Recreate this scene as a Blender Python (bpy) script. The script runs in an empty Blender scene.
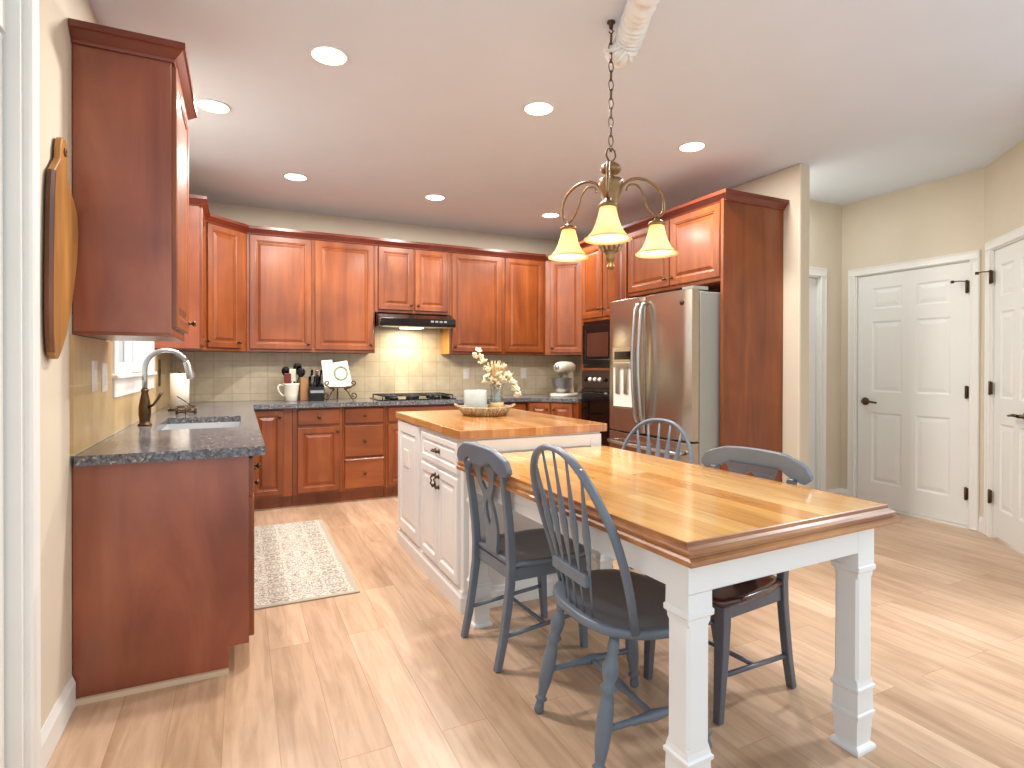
import bpy, bmesh, math, random
from mathutils import Vector, Matrix
random.seed(7)
PI = math.pi
sc = bpy.context.scene
COL = sc.collection

# ------------------------------------------------------------------ camera, world, light, exposure
cam_d = bpy.data.cameras.new('camera'); cam = bpy.data.objects.new('camera', cam_d); COL.objects.link(cam)
F_PX = 567.8
cam_d.sensor_width = 36.0; cam_d.lens = F_PX / 1024 * 36.0
cam_d.shift_y = -(384 - 368.97) / 1024
cam_d.clip_start = 0.05
cam.location = (0.5575, -5.8916, 1.2451)
cam.rotation_euler = (Matrix.Rotation(-0.4465, 3, 'Z') @ Matrix.Rotation(PI/2 - 0.0053, 3, 'X') @ Matrix.Rotation(0.0018, 3, 'Z')).to_euler()
sc.camera = cam

world = bpy.data.worlds.new('daylight'); sc.world = world; world.use_nodes = True
bg = world.node_tree.nodes['Background']
bg.inputs[0].default_value = (0.84, 0.935, 1.0, 1); bg.inputs[1].default_value = 1.22

sc.view_settings.view_transform = 'Standard'; sc.view_settings.look = 'None'
sc.view_settings.gamma = 1.0; sc.view_settings.use_curve_mapping = False
sc.view_settings.exposure = 0.30
sc.cycles.max_bounces = 10; sc.cycles.diffuse_bounces = 6; sc.cycles.glossy_bounces = 4
sc.cycles.transparent_max_bounces = 8; sc.cycles.sample_clamp_indirect = 6.0
sc.cycles.caustics_reflective = False; sc.cycles.caustics_refractive = False

CEIL = 2.74
DOWNLIGHTS = [(0.945,-3.036,'nearest the camera on the left'), (2.12,-2.98,'nearest the camera in the middle'), (3.33,-2.93,'beside the tall refrigerator cabinet'),
              (0.954,-1.09,'above the left end of the back cabinets'), (2.117,-1.05,'in front of the range hood'), (3.33,-0.98,'in the far right corner, beside the chandelier'),
              (0.42,-2.19,'over the sink, next to the near left cabinet')]
def lamp(name, kind, loc, energy, color, size=None, rot=None, spot=None):
    d = bpy.data.lights.new(name, kind); d.energy = energy; d.color = color
    if kind == 'AREA':
        d.shape = 'DISK'; d.size = size
    elif size is not None: d.shadow_soft_size = size
    if spot: d.spot_size = spot; d.spot_blend = 0.6
    o = bpy.data.objects.new(name, d); COL.objects.link(o); o.location = loc
    if rot: o.rotation_euler = rot
    return o
for i, (x, y, _) in enumerate(DOWNLIGHTS):
    lamp('downlight_lamp', 'AREA', (x, y, CEIL-0.022), 25.0, (1.0, 0.955, 0.90), 0.13)
lamp('hall_fill_lamp', 'AREA', (4.64, -2.74, CEIL-0.03), 7.0, (0.90, 0.96, 1.0), 0.25)   # added fill for the hall doors, hidden behind the kitchen wall's end
lamp('off_frame_fill_lamp', 'AREA', (4.75, -5.0, CEIL-0.03), 60.0, (0.92, 0.97, 1.0), 0.3)   # added fill, out of frame on the right, brightening the hall doors
lamp('hood_lamp', 'AREA', (2.12, -0.27, 1.615), 5.0, (1.0, 0.86, 0.62), 0.26)

# ------------------------------------------------------------------ helpers
def lin(h):
    h = h.lstrip('#'); v = [int(h[i:i+2], 16)/255 for i in (0, 2, 4)]
    return tuple((c/12.92 if c <= 0.04045 else ((c+0.055)/1.055)**2.4) for c in v) + (1,)

class MB:
    def __init__(s): s.v = []; s.f = []; s.sm = []
    def add(s, vs, fs, smooth=False, M=None):
        b = len(s.v)
        s.v += [(M @ Vector(p) if M else Vector(p)) for p in vs]
        s.f += [tuple(b+i for i in f) for f in fs]; s.sm += [smooth]*len(fs)
        return s
    def box(s, x0, x1, y0, y1, z0, z1, M=None):
        vs = [(x,y,z) for x in (x0,x1) for y in (y0,y1) for z in (z0,z1)]
        return s.add(vs, [(0,1,3,2),(4,6,7,5),(0,4,5,1),(2,3,7,6),(0,2,6,4),(1,5,7,3)], False, M)
    def prism(s, pts, z0, z1, M=None, smooth=False):
        n = len(pts)
        vs = [(x,y,z0) for x,y in pts]+[(x,y,z1) for x,y in pts]
        s.add(vs, [tuple(range(n-1,-1,-1)), tuple(range(n,2*n))], False, M)
        s.add(vs, [(i,(i+1)%n,n+(i+1)%n,n+i) for i in range(n)], smooth, M)
        return s
    def rings(s, rs, smooth=True, cap=True, M=None, closed=True, loop=False):
        n = len(rs[0]); vs = [p for r in rs for p in r]; fs = []
        m = len(rs)
        for k in range(m if loop else m-1):
            k2 = (k+1) % m
            for i in range(n if closed else n-1):
                j = (i+1) % n
                fs.append((k*n+i, k*n+j, k2*n+j, k2*n+i))
        s.add(vs, fs, smooth, M)
        if cap and not loop:
            s.add(rs[0], [tuple(range(n-1,-1,-1))], False, M); s.add(rs[-1], [tuple(range(n))], False, M)
        return s
    def lathe(s, prof, n=20, M=None, smooth=True, cap=True, sy=1.0):
        rs = [[(r*math.cos(2*PI*i/n), sy*r*math.sin(2*PI*i/n), z) for i in range(n)] for r, z in prof]
        return s.rings(rs, smooth, cap, M)
    def axis(s, prof, a, b, n=14, sy=1.0, up=None):
        """lathe with z fraction 0..1 mapped from a to b; sy flattens across 'up'"""
        a = Vector(a); b = Vector(b); d = b-a; L = d.length; z = d.normalized()
        u = Vector(up) if up else (Vector((0,0,1)) if abs(z.z) < 0.9 else Vector((1,0,0)))
        x = u.cross(z).normalized(); y = z.cross(x)
        M = Matrix(((x.x,y.x,z.x,a.x),(x.y,y.y,z.y,a.y),(x.z,y.z,z.z,a.z),(0,0,0,1)))
        return s.lathe([(r, t*L) for r, t in prof], n, M, True, True, sy)
    def tube(s, pts, r, n=10, closed=False, sy=1.0, up=None, smooth=True):
        P = [Vector(p) for p in pts]; m = len(P); rs = []
        rad = r if isinstance(r, (list, tuple)) else [r]*m
        prev = None
        for k in range(m):
            if closed: t = P[(k+1)%m]-P[(k-1)%m]
            else: t = P[min(k+1,m-1)]-P[max(k-1,0)]
            t.normalize()
            if up is not None: x = Vector(up)
            elif prev is None: x = Vector((0,0,1)) if abs(t.z) < 0.9 else Vector((1,0,0))
            else: x = prev
            x = (x - t*x.dot(t))
            if x.length < 1e-5: x = Vector((0,1,0)) - t*t.y
            x.normalize(); prev = x
            y = t.cross(x)
            rs.append([P[k] + rad[k]*(math.cos(2*PI*i/n)*x + sy*math.sin(2*PI*i/n)*y) for i in range(n)])
        return s.rings(rs, smooth, not closed, None, True, closed)
    def sweep(s, path, prof, closed=False, M=None):
        """sweep profile [(out, z)] along plan polyline; out is to the right-hand side, mitred"""
        P = [Vector((x,y)) for x,y in path]; m = len(P); rs = []
        for k in range(m):
            def nrm(a,b):
                d = (b-a).normalized(); return Vector((d.y,-d.x))
            if closed: n1 = nrm(P[k-1],P[k]); n2 = nrm(P[k],P[(k+1)%m])
            else:
                n1 = nrm(P[max(k-1,0)],P[max(k,1)]); n2 = nrm(P[min(k,m-2)],P[min(k+1,m-1)])
            b = (n1+n2)/(1+n1.dot(n2))
            rs.append([(P[k].x+o*b.x, P[k].y+o*b.y, z) for o,z in prof])
        return s.rings(rs, False, not closed, M, True, closed)
    def frame_panel(s, x0, x1, z0, z1, seq, M=None):
        """nested rectangles [(inset, y)] facing -y, capped at both ends"""
        rs = [[(x0+i,y,z0+i),(x1-i,y,z0+i),(x1-i,y,z1-i),(x0+i,y,z1-i)] for i,y in seq]
        return s.rings(rs, False, True, M)
    def build(s, name, mat, parent=None, loc=(0,0,0), rot=0, bevel=0, seg=2):
        me = bpy.data.meshes.new(name)
        me.from_pydata([tuple(p) for p in s.v], [], s.f)
        for p, sm in zip(me.polygons, s.sm): p.use_smooth = sm
        bm = bmesh.new(); bm.from_mesh(me)
        bmesh.ops.remove_doubles(bm, verts=bm.verts, dist=1e-5)
        bmesh.ops.recalc_face_normals(bm, faces=bm.faces); bm.to_mesh(me); bm.free()
        me.materials.append(mat)
        o = bpy.data.objects.new(name, me); COL.objects.link(o)
        if parent: o.parent = parent
        o.location = loc; o.rotation_euler = (0,0,rot)
        if bevel:
            b = o.modifiers.new('bevel', 'BEVEL'); b.width = bevel; b.segments = seg; b.limit_method = 'ANGLE'; b.angle_limit = 0.6
            b.harden_normals = False
        return o

def tag(o, label, cat, group=None, kind=None):
    o['label'] = label; o['category'] = cat
    if group: o['group'] = group
    if kind: o['kind'] = kind
    return o
def thing(name, label, cat, loc=(0,0,0), rz=0, group=None, kind=None):
    o = bpy.data.objects.new(name, None); COL.objects.link(o); o.location = loc; o.rotation_euler = (0,0,rz)
    o.empty_display_size = 0.1
    return tag(o, label, cat, group, kind)
def struct(o):
    o['kind'] = 'structure'; return o
def copy_tree(o, parent=None):
    c = o.copy(); COL.objects.link(c)
    if parent: c.parent = parent
    for ch in list(o.children): copy_tree(ch, c)
    return c
def T(x=0,y=0,z=0,rx=0,ry=0,rz=0):
    return Matrix.Translation((x,y,z)) @ Matrix.Rotation(rz,4,'Z') @ Matrix.Rotation(ry,4,'Y') @ Matrix.Rotation(rx,4,'X')

# ------------------------------------------------------------------ materials
class NT:
    def __init__(s, name):
        s.m = bpy.data.materials.new(name); s.m.use_nodes = True
        s.t = s.m.node_tree; s.b = s.t.nodes['Principled BSDF']; s.out = s.t.nodes['Material Output']
    def n(s, typ, **kw):
        q = s.t.nodes.new(typ)
        for k, v in kw.items(): setattr(q, k, v)
        return q
    def l(s, a, b): s.t.links.new(a, b)
    def coord(s, scale=(1,1,1), rot=(0,0,0), obj=True):
        tc = s.n('ShaderNodeTexCoord'); mp = s.n('ShaderNodeMapping')
        mp.inputs['Scale'].default_value = scale; mp.inputs['Rotation'].default_value = rot
        s.l(tc.outputs['Object'], mp.inputs[0]); return mp.outputs[0]
    def world_coord(s):
        g = s.n('ShaderNodeNewGeometry'); return g.outputs['Position']
    def ramp(s, fac, stops):
        r = s.n('ShaderNodeValToRGB'); e = r.color_ramp.elements
        while len(e) < len(stops): e.new(0.5)
        for q, (p, c) in zip(e, stops): q.position = p; q.color = c
        s.l(fac, r.inputs[0]); return r.outputs[0]
    def noise(s, vec, scale, detail=4, rough=0.55, dist=0.0):
        q = s.n('ShaderNodeTexNoise'); q.inputs['Scale'].default_value = scale; q.inputs['Detail'].default_value = detail
        q.inputs['Roughness'].default_value = rough; q.inputs['Distortion'].default_value = dist
        s.l(vec, q.inputs['Vector']); return q.outputs['Fac']
    def mix(s, fac, a, b, mode='MIX'):
        q = s.n('ShaderNodeMix', data_type='RGBA', blend_type=mode)
        for val, idx in ((fac,0),(a,6),(b,7)):
            if hasattr(val, 'links'): s.l(val, q.inputs[idx])
            else: q.inputs[idx].default_value = val
        return q.outputs[2]
    def bump(s, h, strength=0.1, dist=0.01):
        q = s.n('ShaderNodeBump'); q.inputs['Strength'].default_value = strength; q.inputs['Distance'].default_value = dist
        s.l(h, q.inputs['Height']); s.l(q.outputs[0], s.b.inputs['Normal'])
    def set(s, **kw):
        for k, v in kw.items():
            k = k.replace('_', ' ')
            if hasattr(v, 'links'): s.l(v, s.b.inputs[k])
            else: s.b.inputs[k].default_value = v
        return s

def paint(name, hexc, rough=0.45, var=0.04, scale=3.0, metallic=0.0, bump=0.0):
    N = NT(name); c = lin(hexc)
    f = N.noise(N.coord(), scale)
    d = tuple(x*(1-var*2) for x in c[:3])+(1,); u = tuple(min(1,x*(1+var)) for x in c[:3])+(1,)
    N.set(Base_Color=N.ramp(f, [(0.3,d),(0.7,u)]), Roughness=rough, Metallic=metallic)
    if bump: N.bump(N.noise(N.coord(), 180, 2), bump, 0.002)
    return N.m
def wood(name, dark, mid, light, grain=(1,1,0.12), scale=9, rough=0.32, coat=0.25):
    N = NT(name)
    oi = N.n('ShaderNodeObjectInfo')
    v = N.n('ShaderNodeVectorMath', operation='ADD'); sc_ = N.n('ShaderNodeVectorMath', operation='SCALE')
    cmb = N.n('ShaderNodeCombineXYZ')
    for k in range(3): N.l(oi.outputs['Random'], cmb.inputs[k])
    N.l(cmb.outputs[0], sc_.inputs[0]); sc_.inputs['Scale'].default_value = 17
    tc = N.n('ShaderNodeTexCoord'); N.l(tc.outputs['Object'], v.inputs[0]); N.l(sc_.outputs[0], v.inputs[1])
    mp = N.n('ShaderNodeMapping'); mp.inputs['Scale'].default_value = grain; N.l(v.outputs[0], mp.inputs[0])
    a = N.noise(mp.outputs[0], scale, 5, 0.6, 0.6)
    b = N.noise(v.outputs[0], 2.2, 2, 0.5, 0.3)
    c1 = N.ramp(a, [(0.25, lin(dark)), (0.5, lin(mid)), (0.78, lin(light))])
    c2 = N.ramp(b, [(0.3, (0.72,0.66,0.62,1)), (0.65, (1.12,1.12,1.1,1))])
    N.set(Base_Color=N.mix(1.0, c1, c2, 'MULTIPLY'), Roughness=rough, Coat_Weight=coat, Coat_Roughness=0.18)
    return N.m
def planks(name, cols, width, row, along_y=True, rough=0.3, mortar=0.0012, seam='#6a4a2c', coat=0.3, grain=22, lowfreq=True, seamfac=0.6):
    N = NT(name); p = N.n('ShaderNodeTexCoord').outputs['Object']
    sp = N.n('ShaderNodeSeparateXYZ'); N.l(p, sp.inputs[0]); cb = N.n('ShaderNodeCombineXYZ')
    N.l(sp.outputs[1 if along_y else 0], cb.inputs[0]); N.l(sp.outputs[0 if along_y else 1], cb.inputs[1])
    def brick(ms):
        br = N.n('ShaderNodeTexBrick', offset=0.37, offset_frequency=2, squash=1.0)
        N.l(cb.outputs[0], br.inputs['Vector'])
        br.inputs['Color1'].default_value = (0,0,0,1); br.inputs['Color2'].default_value = (1,1,1,1); br.inputs['Mortar'].default_value = (0.5,0.5,0.5,1)
        br.inputs['Scale'].default_value = 1.0; br.inputs['Mortar Size'].default_value = ms; br.inputs['Mortar Smooth'].default_value = 0.1
        br.inputs['Bias'].default_value = 0.0; br.inputs['Brick Width'].default_value = width; br.inputs['Row Height'].default_value = row
        return br
    br = brick(mortar)
    n = len(cols); base = N.ramp(br.outputs['Color'], [(i/(n-1), lin(c)) for i, c in enumerate(cols)])
    ad = N.n('ShaderNodeVectorMath', operation='ADD'); s2 = N.n('ShaderNodeVectorMath', operation='SCALE'); s2.inputs['Scale'].default_value = 9
    N.l(br.outputs['Color'], s2.inputs[0]); N.l(cb.outputs[0], ad.inputs[0]); N.l(s2.outputs[0], ad.inputs[1])
    mp = N.n('ShaderNodeMapping'); mp.inputs['Scale'].default_value = (0.09,1,1); N.l(ad.outputs[0], mp.inputs[0])
    g = N.noise(mp.outputs[0], grain, 5, 0.6, 0.8)
    gm = N.ramp(g, [(0.3, (0.80,0.76,0.71,1)), (0.6, (1.05,1.05,1.05,1))])
    c = N.mix(1.0, base, gm, 'MULTIPLY')
    if lowfreq:
        mp2 = N.n('ShaderNodeMapping'); mp2.inputs['Scale'].default_value = (0.25,1,1); N.l(ad.outputs[0], mp2.inputs[0])
        h = N.noise(mp2.outputs[0], 5.5, 3, 0.5, 1.4)
        c = N.mix(1.0, c, N.ramp(h, [(0.3, (0.86,0.82,0.78,1)), (0.55, (1.02,1.02,1.02,1))]), 'MULTIPLY')
    mth = N.n('ShaderNodeMath', operation='MULTIPLY'); mth.inputs[1].default_value = seamfac; N.l(br.outputs['Fac'], mth.inputs[0])
    N.set(Base_Color=N.mix(mth.outputs[0], c, lin(seam)), Roughness=rough, Coat_Weight=coat, Coat_Roughness=0.12)
    return N.m
def tile(name, axes, size, cols, grout, rough=0.3, off=0.0, mort=0.004, row=None):
    N = NT(name); p = N.world_coord(); sp = N.n('ShaderNodeSeparateXYZ'); N.l(p, sp.inputs[0]); cb = N.n('ShaderNodeCombineXYZ')
    N.l(sp.outputs[axes[0]], cb.inputs[0]); N.l(sp.outputs[axes[1]], cb.inputs[1])
    ad = N.n('ShaderNodeVectorMath', operation='ADD'); ad.inputs[1].default_value = (20.03, 20.0-0.918, 0); N.l(cb.outputs[0], ad.inputs[0])
    br = N.n('ShaderNodeTexBrick', offset=off, offset_frequency=2, squash=1.0); N.l(ad.outputs[0], br.inputs['Vector'])
    br.inputs['Color1'].default_value = lin(cols[0]); br.inputs['Color2'].default_value = lin(cols[1]); br.inputs['Mortar'].default_value = lin(grout)
    br.inputs['Scale'].default_value = 1; br.inputs['Mortar Size'].default_value = mort; br.inputs['Mortar Smooth'].default_value = 0.3
    br.inputs['Brick Width'].default_value = size; br.inputs['Row Height'].default_value = row or size
    f = N.noise(p, 9, 5, 0.65)
    m = N.ramp(f, [(0.3,(0.86,0.84,0.80,1)),(0.7,(1.06,1.05,1.03,1))])
    N.set(Base_Color=N.mix(1.0, br.outputs['Color'], m, 'MULTIPLY'), Roughness=rough)
    N.bump(br.outputs['Fac'], -0.3, 0.003)
    return N.m

M = {}
M['cherry'] = wood('cherry_wood', '#6E3212', '#86441A', '#985626', rough=0.36)
M['cherry_h'] = wood('cherry_wood_horizontal', '#6E3212', '#86441A', '#985626', grain=(0.12,1,1), rough=0.36)
M['cherry_panel'] = wood('cherry_veneer', '#7E3A26', '#955036', '#A66244', grain=(1,1,0.25), scale=5, rough=0.3, coat=0.5)
M['cherry_crown'] = wood('cherry_crown', '#5E261A', '#702F1E', '#803C26', grain=(0.3,0.3,1), rough=0.3)
M['lit_side'] = wood('hood_lit_side', '#B98038', '#CB9446', '#D8A658', rough=0.4)  # cabinet side tone with the hood light put into the colour
M['floor'] = planks('oak_floor', ['#AE8F74','#C4A589','#B6977B','#CFB196','#BC9D82'], 1.35, 0.168, True, 0.34, 0.0011, '#8A6844', 0.15, 26, True, 0.55)
M['butcher'] = planks('butcher_block', ['#A46C36','#C08A50','#B0763C','#CA9860','#AC7240'], 0.55, 0.042, True, 0.2, 0.0005, '#7A4A20', 0.4, 30, False, 0.5)
M['table_top'] = planks('table_boards', ['#C89250','#DAAC68','#C08844','#DEB674','#D09E58'], 0.8, 0.095, True, 0.15, 0.0006, '#8A5A24', 0.5, 24, True, 0.55)
M['table_edge'] = wood('table_edge_wood', '#74402A', '#A06A40', '#BE8E58', grain=(0.12,0.3,1.0), scale=22, rough=0.38, coat=0.12)
M['ceiling'] = paint('ceiling_paint', '#DCE6F4', 0.9, 0.01)
M['wall'] = paint('wall_paint', '#D5CAB6', 0.85, 0.015)
M['hallwall'] = M['wall']
M['white'] = paint('white_trim', '#E6E6E2', 0.4, 0.01)
M['cab_white'] = paint('white_cabinet_paint', '#E4E5E4', 0.38, 0.015)
M['door_white'] = paint('white_door_paint', '#E4E5E2', 0.42, 0.01)
M['grey_blue'] = paint('grey_blue_paint', '#66717D', 0.34, 0.06, 6)
M['grey_blue_shaded'] = paint('shaded_grey_blue_paint', '#5A5C66', 0.32, 0.06, 6)  # the grey-blue chair paint again, with shade put into the colour
M['dark_seat'] = wood('dark_brown_wood', '#2C1412', '#3C1C16', '#4C261C', rough=0.22, coat=0.4)  # seat browner and darker than the other chair seats
M['bronze'] = paint('oil_rubbed_bronze', '#58442F', 0.35, 0.1, 20, 0.8)
M['brass'] = paint('antique_brass', '#8A6C48', 0.34, 0.12, 25, 0.75)
M['nickel'] = paint('brushed_nickel', '#B4B2AE', 0.28, 0.04, 30, 1.0)
M['steel'] = paint('stainless_steel', '#BDB3A6', 0.24, 0.03, 3, 0.95)
M['steel_side'] = paint('grey_appliance_side', '#9A9A92', 0.5, 0.02)
M['black'] = paint('black_enamel', '#0C0B0C', 0.12, 0.1)
M['black_matte'] = paint('black_cast_iron', '#1C1A1A', 0.55, 0.1, 30)
M['black_glass'] = paint('black_glass', '#060606', 0.05, 0.05)
M['mw_window'] = paint('microwave_window', '#4A2C22', 0.1, 0.1)
M['plastic_white'] = paint('white_plastic', '#E8E4DC', 0.35, 0.01)
M['ceramic'] = paint('cream_ceramic', '#E9E4D2', 0.2, 0.02)
M['candle'] = paint('grey_white_candle', '#B4BDB9', 0.35, 0.06, 5)
M['paper'] = paint('white_paper', '#EDE6D6', 0.8, 0.02, 8)
M['sleeve'] = paint('white_fabric', '#EAE8E2', 0.85, 0.04, 12)
M['live_edge'] = wood('live_edge_wood', '#8A5A26', '#B07C3C', '#C89A56', rough=0.4, coat=0.1)
M['live_dark'] = wood('board_bark', '#4A2A16', '#6A3C1E', '#8A5228', rough=0.5, coat=0.1)
M['block_wood'] = wood('knife_block_wood', '#7A5230', '#94683E', '#A87C50', rough=0.45)
M['leaf'] = paint('sage_leaf', '#8C9A74', 0.6, 0.15, 20)
M['petal'] = paint('cream_petal', '#EFE8C8', 0.6, 0.05, 20)
M['straw'] = paint('dried_flower', '#D2B684', 0.7, 0.15, 30)
M['beads'] = paint('whitewashed_wood', '#AE9A78', 0.6, 0.28, 45)
M['red'] = paint('red_silicone', '#661A10', 0.4, 0.05)
M['green_plastic'] = paint('pale_green_plastic', '#C4C8B0', 0.4, 0.05)
M['shrub'] = paint('garden_leaves', '#6E8A5A', 0.7, 0.35, 9)
# granite
N = NT('blue_granite'); co = N.coord()
vo = N.n('ShaderNodeTexVoronoi', feature='F1'); vo.inputs['Scale'].default_value = 120; N.l(co, vo.inputs['Vector'])
sp = N.n('ShaderNodeSeparateColor'); N.l(vo.outputs['Color'], sp.inputs[0])
c1 = N.ramp(sp.outputs[0], [(0.0,lin('#2A2A34')),(0.35,lin('#50525E')),(0.55,lin('#7E7A78')),(0.75,lin('#56647E')),(0.95,lin('#B8B2AA'))])
c1.node.color_ramp.interpolation = 'CONSTANT'
f = N.noise(co, 40, 5, 0.7); c2 = N.ramp(f, [(0.35,lin('#383840')),(0.65,lin('#948E88'))])
N.set(Base_Color=N.mix(0.45, c1, c2), Roughness=0.16); M['granite'] = N.m
M['tile_back'] = tile('travertine_tile', (0,2), 0.152, ('#D2C4A6','#DACDB2'), '#C2B394', 0.35)
M['tile_left'] = tile('travertine_tile_left', (1,2), 0.33, ('#C4A878','#CDB488'), '#D0BE98', 0.3, 0.5, 0.004, 0.25)
M['tile_right'] = tile('travertine_tile_right', (1,2), 0.152, ('#D2C4A6','#DACDB2'), '#C2B394', 0.35)
# rug: damask-like swirls
N = NT('damask_rug'); co = N.coord()
tcx = N.n('ShaderNodeSeparateXYZ'); N.l(co, tcx.inputs[0])
def mth(op, a, b=None):
    q = N.n('ShaderNodeMath', operation=op)
    for i, v in enumerate((a, b)):
        if v is None: continue
        if hasattr(v, 'links'): N.l(v, q.inputs[i])
        else: q.inputs[i].default_value = v
    return q.outputs[0]
fx = mth('PINGPONG', mth('ADD', tcx.outputs[0], 10.0), 0.15); fy = mth('PINGPONG', mth('ADD', tcx.outputs[1], 10.0), 0.20)
cb = N.n('ShaderNodeCombineXYZ'); N.l(fx, cb.inputs[0]); N.l(fy, cb.inputs[1])
wv = N.n('ShaderNodeTexNoise'); wv.inputs['Scale'].default_value = 24; wv.inputs['Detail'].default_value = 1.5; wv.inputs['Distortion'].default_value = 2.2
N.l(cb.outputs[0], wv.inputs['Vector'])
st = mth('PINGPONG', mth('MULTIPLY', wv.outputs['Fac'], 9.0), 1.0)
pat = N.ramp(st, [(0.42, lin('#8E877B')), (0.56, lin('#D0C8BC'))])
ex = mth('GREATER_THAN', mth('ABSOLUTE', tcx.outputs[0]), 0.275); ey = mth('GREATER_THAN', mth('ABSOLUTE', tcx.outputs[1]), 0.785)
N.set(Base_Color=N.mix(mth('MAXIMUM', ex, ey), pat, lin('#A89F90')), Roughness=0.95)
M['rug'] = N.m
# glass
N = NT('window_glass'); N.set(Base_Color=(1,1,1,1), Roughness=0.02, IOR=1.45, Transmission_Weight=1.0)
tr = N.n('ShaderNodeBsdfTransparent'); mx = N.n('ShaderNodeMixShader'); gl = N.n('ShaderNodeBsdfGlossy'); gl.inputs['Roughness'].default_value = 0.03
mx.inputs[0].default_value = 0.08; N.l(tr.outputs[0], mx.inputs[1]); N.l(gl.outputs[0], mx.inputs[2]); N.l(mx.outputs[0], N.out.inputs[0]); M['glass'] = N.m
N = NT('vase_glass'); tr = N.n('ShaderNodeBsdfTransparent'); tr.inputs[0].default_value = (0.90,0.92,0.90,1); mx = N.n('ShaderNodeMixShader'); gl = N.n('ShaderNodeBsdfGlossy'); gl.inputs['Roughness'].default_value = 0.05
mx.inputs[0].default_value = 0.16; N.l(tr.outputs[0], mx.inputs[1]); N.l(gl.outputs[0], mx.inputs[2]); N.l(mx.outputs[0], N.out.inputs[0]); M['vase_glass'] = N.m
# lamp shade glass: translucent amber alabaster
N = NT('amber_shade_glass'); tl = N.n('ShaderNodeBsdfTranslucent'); co = N.coord()
f = N.noise(co, 14, 3); cr = N.ramp(f, [(0.3,(0.95,0.72,0.42,1)),(0.7,(1.0,0.86,0.62,1))])
N.l(cr, tl.inputs[0]); df = N.n('ShaderNodeBsdfDiffuse'); N.l(cr, df.inputs[0]); mx = N.n('ShaderNodeMixShader'); mx.inputs[0].default_value = 0.4
N.l(tl.outputs[0], mx.inputs[1]); N.l(df.outputs[0], mx.inputs[2]); N.l(mx.outputs[0], N.out.inputs[0]); M['shade'] = N.m
def emis(name, col, st):
    N = NT(name); N.set(Base_Color=(0.8,0.8,0.8,1), Emission_Color=col, Emission_Strength=st); return N.m
M['lens'] = emis('downlight_lens', (1.0, 0.90, 0.72, 1), 6.0)
M['bulb'] = emis('bulb_glow', (1.0, 0.85, 0.55, 1), 8.0)

# ------------------------------------------------------------------ setting
XR = 4.265           # kitchen right wall
HX = 5.60           # hall wall
FL = -6.7
fl = MB().box(-0.15, 6.6, FL, 0.15, -0.06, 0.0).build('floor', M['floor']); struct(fl)
ce = MB().box(-0.15, 6.6, FL, 0.15, CEIL, CEIL+0.06).build('ceiling', M['ceiling']); struct(ce)
struct(MB().box(-0.15, XR+0.11, 0.0, 0.15, 0, CEIL).build('wall_back', M['wall']))
# left wall with the sink window opening and the patio door opening near the camera
WY0, WY1, WZ0, WZ1 = -2.56, -1.33, 1.20, 2.15
DY0, DY1, DZ1 = -4.95, -3.83, 2.62
mb = MB()
mb.box(-0.15,0, WY1,0, 0,CEIL); mb.box(-0.15,0, WY0,WY1, 0,WZ0); mb.box(-0.15,0, WY0,WY1, WZ1,CEIL)
mb.box(-0.15,0, DY1,WY0, 0,CEIL); mb.box(-0.15,0, DY0,DY1, DZ1,CEIL); mb.box(-0.15,0, -5.3,DY0, 0,CEIL)
struct(mb.build('wall_left', M['wall']))
# right wall of the kitchen ends in a stub beside the tall panel
struct(MB().box(XR, XR+0.11, -3.04, 0.0, 0, CEIL).build('wall_right', M['wall'], bevel=0.012))
# hall walls
HB = -2.45
mb = MB(); mb.box(XR+0.11, 4.50, HB, HB+0.1, 0, CEIL); mb.box(5.30, HX, HB, HB+0.1, 0, CEIL); mb.box(4.50, 5.30, HB, HB+0.1, 2.06, CEIL)
struct(mb.build('wall_hall_back', M['wall']))
mb = MB(); mb.box(HX, HX+0.1, -2.58, HB+0.1, 0, CEIL); mb.box(HX, HX+0.1, -3.57, -3.50, 0, CEIL); mb.box(HX, HX+0.1, -3.50, -2.58, 2.08, CEIL)
struct(mb.build('wall_hall_right', M['wall']))
# 45 degree wall: local x runs along the wall away from the corner, local -y faces the room
A45 = thing('wall_angled', 'beige angled hall wall', 'wall', (HX,-3.57,0), math.radians(-135), kind='structure')
mb = MB(); mb.box(-0.02,0.125, 0,0.1, 0,CEIL); mb.box(0.125,0.80, 0,0.1, 2.10,CEIL); mb.box(0.80,1.6, 0,0.1, 0,CEIL)
A45.rotation_euler = (0,0,math.radians(-135))
mbw = mb.build('wall_surface', M['wall'], A45)
del A45['label'], A45['category']

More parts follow.
